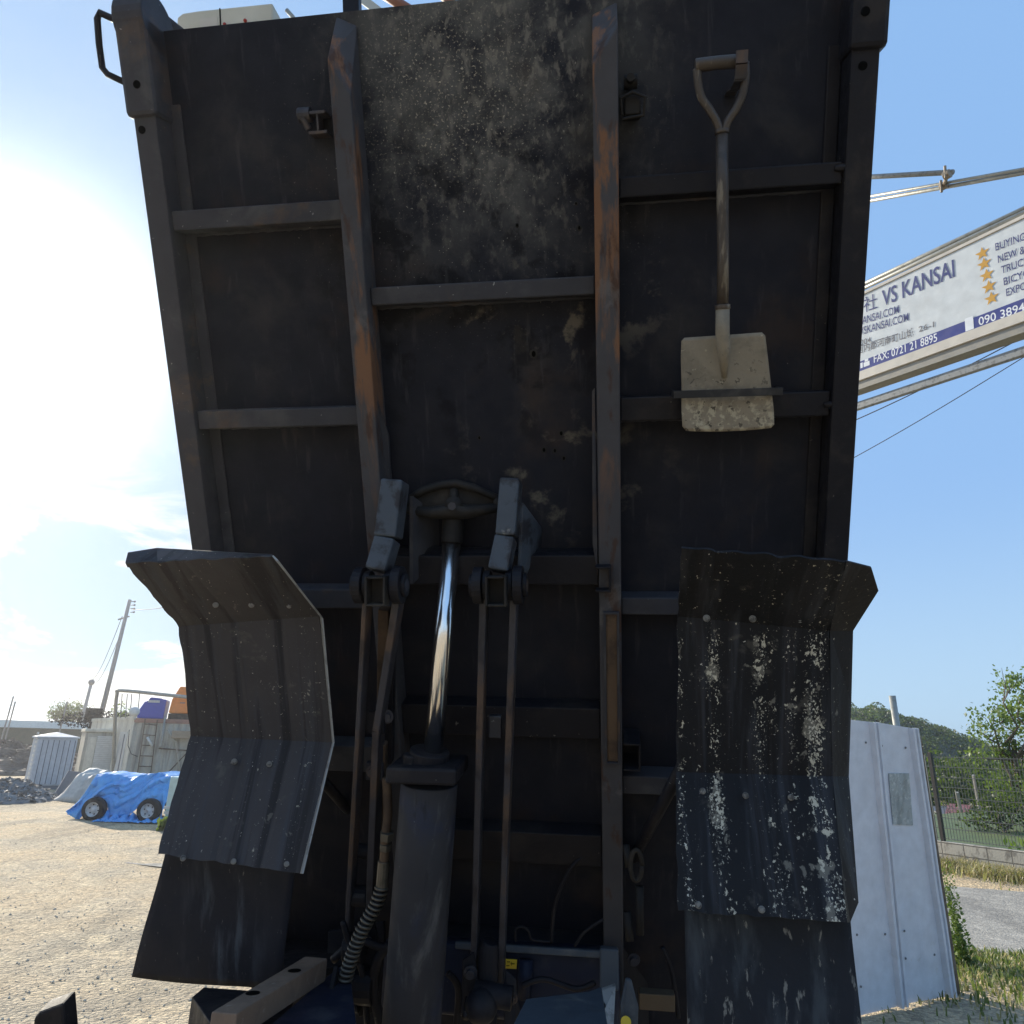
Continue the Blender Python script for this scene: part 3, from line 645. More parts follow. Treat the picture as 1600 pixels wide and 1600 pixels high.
# raised left edge lip of the right guard
# bolts
def bolt(par, x, y, d, r=.010, mat='bolthead'):
    r *= .72
    c = P(x, y, d); nrm = -ray(x, y).normalized(); q = MB()
    q.tube([c - nrm * .004, c + nrm * .004], [r * 1.15, r], 14); q.tube([c + nrm * .004, c + nrm * .009], r * .6, 6)
    q.build('bolt', M[mat], par, frame=WM[par.name])
for x, y in ((337, 945), (393, 945), (452, 946)): bolt(gL, x, y, dL(y, -.012))
for x, y in ((366, 1190), (421, 1194), (477, 1196)): bolt(gL, x, y, dL(y, -.012))
for x, y in ((286, 1341), (365, 1346), (448, 1350)): bolt(gL, x, y, dL(y, -.012), .009)
for x, y in ((1104, 966), (1176, 967), (1250, 968)): bolt(gR, x, y, dR(y, -.022), .010)
for x, y in ((1098, 1236), (1165, 1243), (1236, 1246)): bolt(gR, x, y, dR(y, -.022), .009)
for x, y in ((1091, 1414), (1190, 1421)): bolt(gR, x, y, dR(y, -.022), .009)
def flap(par, ql, mat):
    X = (ql[1] - ql[0]).normalized(); Y = (ql[0] - ql[3]).normalized(); Z = X.cross(Y).normalized(); Y = Z.cross(X)
    fr = Matrix((X, Y, Z)).transposed().to_4x4(); fr.translation = sum(ql, Vector()) / 4
    q = MB(); q.grid(lambda u, v: ql[3].lerp(ql[2], u).lerp(ql[0].lerp(ql[1], u), v) + Z * (.005 * math.sin(u * 5 + v * 2) + .004 * math.sin(v * 6)), 20, 16)
    return q.build('rubber_flap', mat, par, frame=fr, smooth=True, thick=.007)
flap(gL, [P(262, 1325, 1.965), P(463, 1340, 1.93), P(437, 1547, 1.955), P(207, 1525, 1.99)], M['flapL'])
flap(gR, [P(1069, 1400, 1.60), P(1326, 1415, 1.56), P(1352, 1660, 1.50), P(1075, 1660, 1.54)], M['flapR'])
# brackets carrying the guards back to the chassis
for (x, y, d, x2, y2, d2) in ((470, 1180, 2.0, 600, 1330, 2.6), (1075, 1180, 1.68, 960, 1400, 2.5)):
    q = MB(); q.tube([P(x, y, d), P(x2, y2, d2)], .016, 10); q.build('guard_stay', M['dark'], TR, smooth=True)

# ------------------------------------------------------------------ chassis below the bed
def TP(a, y, z): return Vector((BO.x, BO.y, 0)) + UH * a + AH * y + Vector((0, 0, z))
chs = MB()
for a in (-.42, .30):
    chs.obox(TP(a, .9, .90), UH * .035, AH * 2.2, Vector((0, 0, .12)))
ch = chs.build('chassis_rail', M['blue'], TR, bevel=.006)
q = MB(); q.obox(TP(-.06, 1.95, 1.02), UH * .8, AH * .05, Vector((0, 0, .05))); q.build('hinge_bar', M['dark'], TR, bevel=.01)
q = MB(); q.obox(TP(-.06, 2.9, .66), UH * .9, AH * .06, Vector((0, 0, .06))); q.build('rear_axle', M['dark'], TR, bevel=.02)
M['tyre'] = grime('tyre_rubber', (.02, .02, .021), .85, 0, [((.12, .11, .09), one, 6., .5, .7, .5, None)], .4, 40.)
M['rim'] = grime('steel_rim', (.55, .56, .57), .45, .1, [((.12, .08, .05), one, 12., .55, .65, .6, None)], .1, 40.)
def wheel(parent, c, ax, r, wd, name='wheel'):
    q = MB(); prof = [(.60, -.48), (.86, -.5), (.97, -.42), (1, -.25), (1, .25), (.97, .42), (.86, .5), (.60, .48)]
    e1 = ax.orthogonal().normalized(); e2 = ax.cross(e1); n = 36
    for (pr, pw) in prof:
        for k in range(n): a = 2 * math.pi * k / n; q.v.append(c + (e1 * math.cos(a) + e2 * math.sin(a)) * r * pr + ax * wd * pw)
    for i in range(len(prof) - 1):
        for k in range(n): q.f.append([i * n + k, i * n + (k + 1) % n, (i + 1) * n + (k + 1) % n, (i + 1) * n + k])
    w_ = q.build(name, M['tyre'], parent, smooth=True)
    rm = MB(); prof = [(.61, .44), (.56, .40), (.52, .10), (.42, .04), (.30, .12), (.20, .30), (.0, .30)]
    for (pr, pw) in prof:
        for k in range(n): a = 2 * math.pi * k / n; rm.v.append(c + (e1 * math.cos(a) + e2 * math.sin(a)) * r * max(pr, .001) + ax * wd * pw)
    for i in range(len(prof) - 1):
        for k in range(n): rm.f.append([i * n + k, i * n + (k + 1) % n, (i + 1) * n + (k + 1) % n, (i + 1) * n + k])
    rm.build('rim', M['rim'], w_, smooth=True)
    hl = MB()
    for k in range(6):
        a = k * math.pi / 3; cc = c + (e1 * math.cos(a) + e2 * math.sin(a)) * r * .40 + ax * wd * .075; hl.tube([cc, cc + ax * .012], r * .055, 8)
    hl.build('rim_slot', M['blacktxt'], w_)
    return w_
for a in (-.95, .83): wheel(TR, TP(a, 2.9, .42), UH * (1 if a > 0 else -1), .42, .24)
for a in (-.80, .68): wheel(TR, TP(a, -.25, .42), UH * (1 if a > 0 else -1), .42, .20)
# blue cross member seen low in the picture
xm = MB(); A0 = P(600, 1465, 2.25); A1 = P(968, 1490, 2.12)
dn = Vector((0, 0, -1))
xm.slab([A0, A1, A1 + dn * .20, A0 + dn * .20], AH * .14); xmo = xm.build('cross_member', M['blue'], TR, bevel=.02, seg=4)
q = MB(); q.bar(P(712, 1476, 2.19), P(960, 1492, 2.10), .02, .02, dn); q.build('upper_lip', M['plate'], xmo, bevel=.004)
q = MB(); q.slab([P(789, 1499, 2.145), P(808, 1500, 2.14), P(807, 1514, 2.14), P(788, 1513, 2.145)], CF * .003); stk = q.build('yellow_sticker', M['yellow'], xmo)
q = MB()
for (x, y, x2, y2) in ((792, 1503, 797, 1503), (798, 1506, 804, 1506), (791, 1509, 796, 1509), (799, 1503, 799, 1509)): q.bar(P(x, y, 2.14), P(x2, y2, 2.138), .002, .001, CU)
q.build('sticker_print', M['blacktxt'], stk)
q = MB(); q.tube([P(822, 1500, 2.13), P(818, 1560, 2.1)], .022, 14); q.build('pipe_stub', M['blue'], xmo, smooth=True); q = MB(); q.tube([P(728, 1560, 2.1), P(736, 1600, 2.1)], .02, 12); q.build('pipe_stub', M['blue'], xmo, smooth=True)
q = MB(); q.bar(P(952, 1480, 2.08), P(952, 1545, 2.04), .055, .05, XA); q.build('end_post', M['plate'], xmo, bevel=.006)
q = MB(); q.slab([G(940, 1548, 1.32), G(920, 1556, 1.32), G(822, 1568, 1.32), G(800, 1612, 1.32), G(950, 1612, 1.32)], (0, 0, .01)); q.build('step_plate', M['plate'], xmo, bevel=.003)
q = MB(); q.slab([P(928, 1552, 1.93), P(962, 1540, 1.95), P(958, 1620, 1.85), P(926, 1620, 1.83)], CF * .01); so = q.build('slotted_bracket', M['galvdull'], xmo)
q = MB(); c = P(941, 1571, 1.895); q.tube([c, c - CF * .003], .009, 14); q.build('bolt_hole', M['blacktxt'], so)
# knob at the foot of the right hand links
q = MB(); q.tube([P(766, 1470, 2.02), P(763, 1482, 2.02), P(760, 1600, 1.98)], [.024, .030, .030], 20); q.build('link_foot', M['dark'], TR, bevel=.004)
q = MB(); q.ball(P(752, 1572, 1.92), .045, 10); q.tube([P(728, 1590, 1.9), P(733, 1560, 1.95)], .012, 8); q.tube([P(742, 1550, 1.95), P(800, 1560, 1.93)], .03, 14); q.build('greasy_joint', M['dark'], TR, smooth=True)
# left lower pivots clutter behind the hose
for (x, y, r) in ((560, 1400, .03), (572, 1330, .022), (555, 1480, .04), (570, 1540, .05), (548, 1560, .035)): q = MB(); q.tube([P(x, y, 2.08) - XA * .03, P(x, y, 2.08) + XA * .03], r, 16); q.build('lower_pivot', M['dark'], TR, bevel=.003)
for nm, poly, th_ in (('chassis_plate', [(512, 1455, 2.3), (600, 1440, 2.3), (610, 1640, 2.2), (508, 1640, 2.2)], .02), ('chassis_plate', [(958, 1480, 2.25), (1010, 1480, 2.3), (1015, 1640, 2.25), (955, 1640, 2.2)], .02),
                      ('hinge_plate', [(556, 1450, 2.12), (584, 1440, 2.12), (596, 1500, 2.1), (590, 1580, 2.08), (560, 1590, 2.08), (548, 1520, 2.1)], .015), ('hinge_plate', [(722, 1500, 2.0), (740, 1488, 2.0), (748, 1540, 1.98), (742, 1640, 1.95), (722, 1640, 1.95)], .012),
                      ('hinge_plate', [(790, 1515, 2.02), (806, 1530, 2.02), (812, 1580, 2.0), (806, 1640, 1.95), (786, 1640, 1.95)], .012), ('dark_fill_plate', [(470, 1490, 3.0), (1070, 1500, 2.9), (1070, 1700, 2.9), (470, 1700, 3.0)], .02)):  # last plate is an added dark sheet hiding bright ground under the bed
    q = MB(); q.slab([P(*k_) for k_ in poly], AH * th_); q.build(nm, M['dark'], TR, bevel=.003)
for pts_, r__ in (([(520, 1500), (560, 1470), (600, 1480), (640, 1466)], .012), ([(536, 1440), (548, 1480), (566, 1520), (574, 1600)], .009), ([(610, 1475), (590, 1500), (584, 1550), (600, 1620)], .014), ([(700, 1520), (716, 1545), (712, 1610)], .010), ([(816, 1540), (850, 1530), (900, 1545), (930, 1535)], .008)):
    q = MB(); q.tube(smoothpts([P(x, y, 2.06) for x, y in pts_], 6), r__, 10); q.build('grease_line', M['dark'], TR, smooth=True)
for x, y, d_ in ((571, 1470, 2.10), (568, 1560, 2.06), (735, 1520, 1.98), (798, 1560, 1.99), (590, 1395, 2.06), (990, 1500, 2.2), (604, 1120, 1.99), (583, 1205, 2.0)):
    c = P(x, y, d_); q = MB(); q.tube([c, c - CF * .012], .014, 6); q.tube([c + CF * .003, c - CF * .002], .020, 16); q.build('nut', M['link'], TR, bevel=.001)
# hose with a spiral guard
hp = [(604, 1215), (606, 1270), (602, 1310), (600, 1345), (597, 1385), (587, 1415), (570, 1445), (553, 1485), (541, 1525), (532, 1565), (527, 1620)]
cp = [P(x, y, 1.98 - .006 * i) for i, (x, y) in enumerate(hp)]
q = MB(); q.tube(smoothpts(cp[:5]), .013, 14); hose = q.build('hydraulic_hose', M['brownlink'], TR, smooth=True)
q = MB(); q.tube([cp[3], cp[4]], .017, 14); q.tube([P(603, 1318, 1.965), P(602, 1328, 1.965)], .018, 6); q.tube([P(605, 1300, 1.965), P(604, 1312, 1.965)], .020, 6); q.build('hose_fitting', M['hose'], hose, bevel=.001)
sp = smoothpts(cp[4:], 60); q = MB(); q.tube(sp[::6], .0125, 14); q.build('hose_body', M['dark'], hose, smooth=True)
hel = []; acc = 0
for i, p in enumerate(sp):
    d = (sp[min(i + 1, len(sp) - 1)] - sp[max(i - 1, 0)]).normalized(); e1 = (XA - d * XA.dot(d)).normalized(); e2 = d.cross(e1)
    acc += (sp[i] - sp[i - 1]).length if i else 0
    # several samples per step
    hel.append((p, e1, e2, acc))
hp_ = []
for i in range(len(hel) - 1):
    for j in range(3):
        f = j / 3; p = hel[i][0].lerp(hel[i + 1][0], f); s_ = hel[i][3] + (hel[i + 1][3] - hel[i][3]) * f; a = s_ / .0135 * 2 * math.pi
        hp_.append(p + (hel[i][1] * math.cos(a) + hel[i][2] * math.sin(a)) * .0165)
q = MB(); q.tube(hp_, .0038, 6); q.build('spiral_guard', M['hose'], hose, smooth=True)
# electric cables
for pts, r in (([(862, 1472), (866, 1420), (880, 1378), (902, 1345), (945, 1315)], .006), ([(898, 1478), (915, 1455), (950, 1433), (975, 1430)], .005),
               ([(806, 1470), (806, 1452), (816, 1448), (826, 1455), (832, 1468), (862, 1472)], .004), ([(1035, 1480), (1050, 1520), (1060, 1590)], .007)):
    q = MB(); q.tube(smoothpts([P(x, y, 2.15) for x, y in pts], 6), r, 8); q.build('cable', M['dark'], TR, smooth=True)
# shackles right of the long beam
def ringpath(cx, cy, rx, ry, d, n=16): return [P(cx + rx * math.cos(2 * math.pi * k / n), cy + ry * math.sin(2 * math.pi * k / n), d) for k in range(n + 1)]
q = MB(); q.tube(ringpath(994, 1352, 9, 24, 2.0), .007, 8); q.tube([P(978, 1320, 2.05), P(982, 1355, 2.03)], .010, 8); q.tube([P(999, 1385, 2.02), P(1000, 1460, 2.0)], .012, 10); q.tube([P(980, 1425, 2.02), P(984, 1470, 2.0)], .012, 10); q.build('chain_shackle', M['yoke'], TR, smooth=True)
q = MB(); q.slab([P(999, 1552, 2.1), P(1055, 1556, 2.07), P(1055, 1582, 2.07), P(999, 1578, 2.1)], AH * .06); q.build('wooden_packer', M['wood'], TR, bevel=.003)
q = MB(); q.slab([P(978, 1530, 1.95), P(987, 1532, 1.95), P(998, 1575, 1.92), P(996, 1640, 1.9), P(968, 1640, 1.9), P(970, 1570, 1.92)], CF * .012); wd_ = q.build('latch_lever', M['plate'], TR, bevel=.004)
q = MB(); q.tube([P(978, 1597, 1.905), P(978, 1597, 1.895)], .014, 16); q.build('yellow_dot', M['yellow'], wd_)
# dark deck plates at the lower left, with a dark blue sheet
q = MB(); q.slab([G(300, 1557, 1.25), G(318, 1542, 1.25), G(460, 1552, 1.25), G(440, 1640, 1.25), G(330, 1600, 1.25)], (0, 0, -.24)); q.build('deck_bracket', M['dark'], TR, bevel=.004)
q = MB(); q.slab([G(395, 1625, 1.274), G(505, 1530, 1.274), G(545, 1500, 1.274), G(560, 1625, 1.274)], (0, 0, -.012)); q.build('deck_plate', M['blue'], TR, bevel=.003)
q = MB(); q.slab([G(430, 1440, 1.25), G(560, 1440, 1.25), G(560, 1500, 1.25), G(420, 1540, 1.25)], (0, 0, -.02)); q.build('deck_plate', M['dark'], TR, bevel=.003)
q = MB(); q.bar(P(527, 1520, 1.95), P(500, 1640, 1.75), .012, .05, XA); q.build('side_plate', M['dark'], TR, bevel=.002)
# headless bracket corner at the extreme lower left
q = MB(); q.slab([P(98, 1569, 1.6), P(60, 1583, 1.6), P(52, 1592, 1.6), P(48, 1640, 1.6), P(104, 1640, 1.6)], CF * .05); q.build('step_corner', M['dark'], TR, bevel=.006)
q = MB(); q.bar(P(75, 1625, 1.66), P(560, 1660, 2.0), .05, .05, Vector((0, 0, 1))); q.build('step_bracket', M['dark'], TR, bevel=.004)

# ------------------------------------------------------------------ rusted bar lying on the deck
zb = 1.33
t0 = [G(330, 1581, zb), G(370, 1584, zb), G(512, 1497, zb), G(477, 1494, zb)]
q = MB(); q.slab(t0, (0, 0, -.055))
frb = Matrix.Translation(t0[0] - Vector((0, 0, .055)))
bar = q.build('rusted_bar', M['rustbar'], None, frame=frb, bevel=.003); tag(bar, 'rust brown flat bar with drilled holes lying across the truck deck', 'steel bar')
for x, y in ((395, 1552), (460, 1517)):
    c = G(x, y, zb); q = MB(); q.tube([c + Vector((0, 0, .0006)), c + Vector((0, 0, .001))], .017, 20); q.build('drilled_hole', M['blacktxt'], bar)

# ------------------------------------------------------------------ shovel
ws = .118
cB = B(1133, 600, ws); frs = MBED @ Matrix.Translation(cB)
SH = empty('shovel', (0, 0, 0), 'square mud-caked shovel with D grip hung on the underside of the raised bed', 'shovel', frame=frs)
def Bw(x, y, w=ws): return MBED @ B(x, y, w)
out = [(1069, 528), (1115, 524), (1129, 521), (1150, 521), (1191, 519), (1196, 524), (1200, 560), (1205, 610), (1210, 655), (1209, 664), (1190, 671), (1140, 675), (1075, 674), (1066, 668), (1065, 640), (1065, 600), (1064, 560), (1065, 531)]
def blade(u, v):
    # left and right outline interpolated down the blade
    lt = [(1065, 528), (1064, 560), (1065, 600), (1065, 640), (1067, 673)]; rt = [(1195, 519), (1200, 560), (1205, 605), (1209, 640), (1210, 668)]
    k = min(int(v * 4), 3); f = v * 4 - k
    l = (lt[k][0] + (lt[k + 1][0] - lt[k][0]) * f, lt[k][1] + (lt[k + 1][1] - lt[k][1]) * f); r = (rt[k][0] + (rt[k + 1][0] - rt[k][0]) * f, rt[k][1] + (rt[k + 1][1] - rt[k][1]) * f)
    x = l[0] + (r[0] - l[0]) * u; y = l[1] + (r[1] - l[1]) * u + 4 * (1 - (2 * u - 1) ** 2) * v * .8
    # rounded corners
    if v == 0 and (u == 0 or u == 1): y += 5
    if v == 1 and (u == 0 or u == 1): y -= 6
    c = (2 * u - 1); wz = .106 + .016 * c * c - .010 * v + (.012 * math.exp(-((u - .49) / .07) ** 2) * max(0, 1 - v * 1.7))
    return Bw(x, y, wz)
q = MB(); q.grid(blade, 28, 22); q.build('blade', M['shovelsteel'], SH, smooth=True, thick=.003)
q = MB(); q.tube([Bw(1129, 482, .125), Bw(1129, 520, .128), Bw(1131, 545, .120), Bw(1132, 590, .108)], [.0165, .017, .016, .006], 18); q.build('socket', M['shovelsteel'], SH, smooth=True)
q = MB(); q.tube([Bw(1128, 205, .125), Bw(1129, 300, .125), Bw(1130, 400, .125), Bw(1129, 482, .125)], .0140, 18); q.build('shaft', M['shovelgrip'], SH, smooth=True)
q = MB(); q.tube([Bw(1129, 476, .125), Bw(1129, 483, .125)], .0185, 18); q.tube([Bw(1128, 203, .125), Bw(1128, 209, .125)], .0165, 18); q.build('collar', M['shovelgrip'], SH, smooth=True, bevel=.001)
for pts in ([(1125, 206), (1120, 190), (1108, 170), (1096, 152), (1091, 130), (1089, 108)], [(1132, 206), (1137, 190), (1150, 170), (1160, 148), (1165, 120), (1164, 98)]):
    q = MB(); q.tube(smoothpts([Bw(x, y, .125) for x, y in pts], 6), .0095, 12); q.build('grip_arm', M['shovelgrip'], SH, smooth=True)
q = MB(); q.tube([Bw(1086, 103, .125), Bw(1120, 98, .125), Bw(1166, 95, .125)], [.0150, .0140, .0150], 18); q.build('grip', M['shovelgrip'], SH, smooth=True, bevel=.003)

# ------------------------------------------------------------------ sign on pipes
DS = 7.0
sdir = c2w(583, 200, -1100).normalized()            # towards the viewer's right
s0 = P(1343, 581, DS)                               # lower left visible corner of the face
up0 = Vector((0, 0, 1)); sup = (up0 - sdir * up0.dot(sdir)).normalized(); sn = sdir.cross(sup).normalized()
SGF = Matrix((sdir, sup, sn)).transposed().to_4x4(); SGF.translation = s0
def S(px, py, off=0.):
    r = ray(px, py); t = (s0 + sn * off - CO).dot(sn) / r.dot(sn); q = CO + r * t - s0; return Vector((q.dot(sdir), q.dot(sup), off))
SG = empty('billboard', (0, 0, 0), 'white and blue trade sign board raised on galvanised scaffold pipes', 'billboard', frame=SGF)
hT = S(1500, 389).y; x1s = S(1700, 430).x + .9; x0s = -1.4
bt = S(1347, 564).y; hb = S(1344, 579).y
def sbox(name, x0, x1, y0, y1, z0, z1, mat, par=None, bevel=0):
    q = MB(); q.box(x0, x1, y0, y1, z0, z1); return q.build(name, mat, par or SG, local=True, bevel=bevel)
face = sbox('sign_face', x0s, x1s, 0, hT, -.06, 0, M['signwhite'], bevel=.006)
band = sbox('blue_band', x0s, x1s, .0, bt, .0005, .004, M['signblue'], face)
fh = S(1343, 609).y
sbox('frame_lip', x0s, x1s, fh * .55, -.012, -.01, .03, M['signlip'])
sbox('frame_box', x0s, x1s, fh, fh * .55 - .001, -.12, .01, M['signframe'])
sbox('top_trim', x0s, x1s, hT + .001, hT + .03, -.07, .012, M['signlip'])
def pipe(a, b_, r, off=-.1, mat='galv', ext=0, name='scaffold_pipe'):
    p, q_ = S(*a, off), S(*b_, off); dd = (q_ - p).normalized(); q = MB(); q.tube([p - dd * 1.2, q_ + dd * (1.6 + ext)], r, 14); return q.build(name, M[mat], SG, local=True, smooth=True)
pipe((1352, 443), (1600, 326), .022); pipe((1353, 449), (1600, 332), .020, -.06)
p_, q_ = S(1341, 630), S(1600, 541); 
q = MB(); q.bar(p_ - Vector((1.3, 0, .08)) , q_ + Vector((1.2, 0, -.08)), .075, .05, (0, 1, 0)); q.build('steel_channel', M['galvdull'], SG, local=True, bevel=.004)
pipe((1358, 314), (1600, 270), .022, -.9); pipe((1358, 307), (1600, 264), .016, -.86)
p_ = S(1350, 277, -.7); q_ = S(1489, 269, -.7); q = MB(); q.tube([p_ + (p_ - q_), q_], .027, 16); q.build('scaffold_pipe', M['galvdull'], SG, local=True, smooth=True)
c = S(1480, 273, -.66); c2 = S(1475, 290, -.86)
q = MB(); q.tube([c - Vector((.03, 0, 0)), c + Vector((.03, 0, 0))], .045, 10); q.tube([c2 - Vector((.035, 0, 0)), c2 + Vector((.035, 0, 0))], .042, 10); q.tube([c + Vector((0, .09, .03)), c + Vector((0, -.05, .03))], .014, 6); q.tube([c2 + Vector((0, .04, .05)), c2 + Vector((0, -.10, .05))], .014, 6)
q.tube([c, c2], .02, 8); q.build('pipe_clamp', M['clampm'], SG, local=True, bevel=.002)
# posts carrying the board (to the right, out of frame, and one hidden by the bed)
for xx in (x0s + .2, x1s - .2):
    wp = SGF @ Vector((xx, 0, -.14)); q = MB(); q.tube([Vector((wp.x, wp.y, 0)), Vector((wp.x, wp.y, wp.z + 1.6))], .045, 14); q.build('upright_pipe', M['galv'], SG, smooth=True)
# lettering
def text(body, p0, p1, capx, mat, par=face, bold=.0, name='lettering', z=.003, cond=None, right=False, zoff=0.):
    cu = bpy.data.curves.new('t', 'FONT'); cu.body = body; cu.size = 1; cu.offset = bold; cu.extrude = 0.0; cu.resolution_u = 3
    to = bpy.data.objects.new('t', cu); COL.objects.link(to)
    dg = bpy.context.evaluated_depsgraph_get(); dg.update()
    me = bpy.data.meshes.new_from_object(to.evaluated_get(dg)); bpy.data.objects.remove(to)
    xs_ = [v.co.x for v in me.vertices]; w_ = max(xs_) - min(xs_); x_min = min(xs_)
    a = S(*p0); b_ = S(*p1); top = S(p0[0] - capx * .2, p0[1] - capx)
    sy = (top.y - a.y) / .70; sx = (b_.x - a.x) / w_
    if right: sx = sy * (cond or .8)
    for v in me.vertices:
        xx = (v.co.x - x_min) * sx; 
        if right: xx = (b_.x - a.x) - (w_ * sx - xx)
        v.co = Vector((a.x + xx, a.y + v.co.y * sy + (b_.y - a.y) * (xx / max(b_.x - a.x, .01)), z))
    me.name = name; o = bpy.data.objects.new(name, me); COL.objects.link(o); me.materials.append(mat); o.parent = par; WM[o.name] = SGF
    return o
text('VS KANSAI', (1379, 479), (1492, 432), 23, M['signnavy'], bold=.012)
text('社', (1350, 487), (1371, 480), 17, M['signnavy'])
text('WWW.VSKANSAI.COM', (1347, 507), (1405, 489), 11, M['signnavy'], bold=.006, right=True, cond=.62)
text('INFO@VSKANSAI.COM', (1347, 523), (1420, 501), 11, M['signnavy'], bold=.006, right=True, cond=.62)
text('0004', (1344, 540), (1361, 535), 8, M['signgrey'], bold=.005, right=True, cond=.95)
text('南河内郡河南町山城', (1344, 551), (1428, 524), 9, M['signgrey'], bold=.008, right=True, cond=.78)
text('26-1', (1436, 519), (1460, 511), 8, M['signgrey'], bold=.008)
text('FAX: 0721 21 8895', (1366, 567), (1465, 533), 11, M['signtext'], par=band, bold=.008, z=.0046)
text('090 3894 2714', (1530, 509), (1650, 470), 12, M['signtext'], par=band, bold=.008, z=.0046)
for i, (s_, x, y, wx) in enumerate((('BUYING & SELLING', 1556, 392, 118), ('NEW & USED', 1560, 411, 80), ('TRUCKS', 1565, 428, 50), ('BICYCLES', 1569, 446, 62), ('EXPORT', 1573, 463, 48))):
    text(s_, (x, y), (x + wx, y - wx * .37), 11, M['signnavy'], bold=.007)
for (x, y) in ((1535, 396), (1538, 412.5), (1542, 430), (1545.5, 448), (1549.5, 466)):
    c = S(x, y); q = MB(); vs = [Vector((c.x + math.cos(math.pi / 2 + k * math.pi / 5) * (.062 if k % 2 == 0 else .026), c.y + math.sin(math.pi / 2 + k * math.pi / 5) * (.062 if k % 2 == 0 else .026), .003)) for k in range(10)]
    q.add(vs, [list(range(10))]); q.build('orange_star', M['signorange'], face, local=True)
# pictograms in the band: telephone with fax, and a mobile
c = S(1352, 568); q = MB(); q.box(c.x - .05, c.x - .025, c.y - .035, c.y + .02, .0046, .0052).box(c.x - .015, c.x + .05, c.y - .035, c.y + .012, .0046, .0052).box(c.x - .002, c.x + .037, c.y + .016, c.y + .04, .0046, .0052); q.build('fax_pictogram', M['signtext'], band, local=True)
c = S(1515, 506); q = MB(); q.box(c.x - .035, c.x + .035, c.y - .06, c.y + .06, .0046, .0052); q.build('phone_pictogram', M['signtext'], band, local=True, bevel=.0)

# overhead wires
for (a, b_, lab) in (((1200, 712, 16), (1640, 505, 11), 'thin black wire passing close under the sign channel'), ((1200, 785, 20), (1640, 533, 14), 'lower thin black wire crossing the open blue sky')):
    pa, pb = P(*a), P(*b_); q = MB(); pts = [pa.lerp(pb, i / 16) - Vector((0, 0, .12 * math.sin(math.pi * i / 16))) for i in range(17)]; q.tube(pts, .010, 6)
    tag(q.build('overhead_wire', M['wire'], None, smooth=True), lab, 'wire', 'overhead wires')
# ------------------------------------------------------------------ yard on the left
def hgt(d, x, ytop): return P(x, ytop, d).z                 # height of a pixel at a depth
def gd(x, y): p = G(x, y); return p, dep(p)
def bx(name, fl, fr, depth, z0, z1, mat, parent=None, bevel=.01, frame=None):
    """box from its front-left and front-right ground corners going back by depth"""
    fl = Vector((fl.x, fl.y, 0)); fr = Vector((fr.x, fr.y, 0)); X = (fr - fl).normalized(); Y = Vector((-X.y, X.x, 0))
    q = MB(); q.hexa([fl + Vector((0, 0, z0)), fr + Vector((0, 0, z0)), fr + Y * depth + Vector((0, 0, z0)), fl + Y * depth + Vector((0, 0, z0)),
                      fl + Vector((0, 0, z1)), fr + Vector((0, 0, z1)), fr + Y * depth + Vector((0, 0, z1)), fl + Y * depth + Vector((0, 0, z1))])
    return q.build(name, mat, parent, bevel=bevel)
def gmat(name, c, c2, sv=(1, 1, 1), s=2., rough=.7, am=.8): return grime(name, c, rough, 0, [(c2, sv, s, .45, .65, am, None)], .1, 10.)
M['corr'] = gmat('weathered_corrugated_steel', (.42, .40, .34), (.22, .205, .18), (3, 3, .25), 2.)
M['creamwall'] = gmat('cream_wall', (.62, .59, .50), (.40, .37, .31), (1, 1, .3), 1.5)
M['toilet'] = gmat('pale_grey_plastic', (.46, .49, .53), (.36, .38, .42), (1, 1, .5), 1.)
M['toiletdark'] = plain('dark_grey_and_rib_shade', (.14, .15, .17))  # dark grey parts, plus shade painted beside the toilet ribs
M['rustroof'] = gmat('rust_roof_edge', (.30, .17, .13), (.2, .12, .1))
M['louver'] = gmat('white_louver', (.60, .60, .57), (.42, .42, .40), (1, 1, .3), 1.)
M['green'] = gmat('dark_green_netting', (.045, .062, .045), (.09, .09, .07), (1, 1, 1), .8)
M['earth'] = gmat('bare_earth', (.10, .075, .058), (.17, .135, .105), one, .9)
M['greypile'] = gmat('grey_gravel_pile', (.17, .165, .16), (.26, .25, .235), one, 5.)
M['tarpblue'] = grime('blue_tarpaulin', (.10, .34, .70), .42, 0, [((.16, .42, .80), one, 3., .5, .7, .5, None), ((.045, .20, .55), one, 5., .5, .66, .6, None)], .2, 12.)
M['tarpwhite'] = gmat('grey_white_tarpaulin', (.48, .46, .42), (.33, .31, .28), one, 3.)
M['tankblue'] = plain('blue_plastic_tank', (.035, .06, .36), .4); M['tankorange'] = plain('orange_plastic_box', (.72, .22, .035), .45)
M['teal'] = plain('pale_teal_plastic', (.46, .62, .64), .4)
M['whitestrip'] = plain('white_roof_strip', (.62, .68, .68), .5)
M['post'] = plain('grey_thin_post', (.22, .22, .22))
M['leaf'] = None
def leafmat(name, a, b_, dk=.62, ns=.9):
    mt, t, b = new_mat(name); n = N(t, 'ShaderNodeObjectInfo')
    g_ = N(t, 'ShaderNodeNewGeometry'); c = mixc(t, g_.outputs['Random Per Island'], a, b_)
    c = mixc(t, mp(t, nz(t, co(t), ns, 3.), .38, .60), c, tuple(k * dk for k in a))
    L(t, c, b.inputs['Base Color']); b.inputs['Roughness'].default_value = .5
    tr = N(t, 'ShaderNodeBsdfTranslucent'); L(t, mixc(t, .5, c, (.20, .30, .03)), tr.inputs[0])
    ms = N(t, 'ShaderNodeMixShader', i_0=.42); o = t.nodes['Material Output']; L(t, b.outputs[0], ms.inputs[1]); L(t, tr.outputs[0], ms.inputs[2]); L(t, ms.outputs[0], o.inputs[0])
    return mt
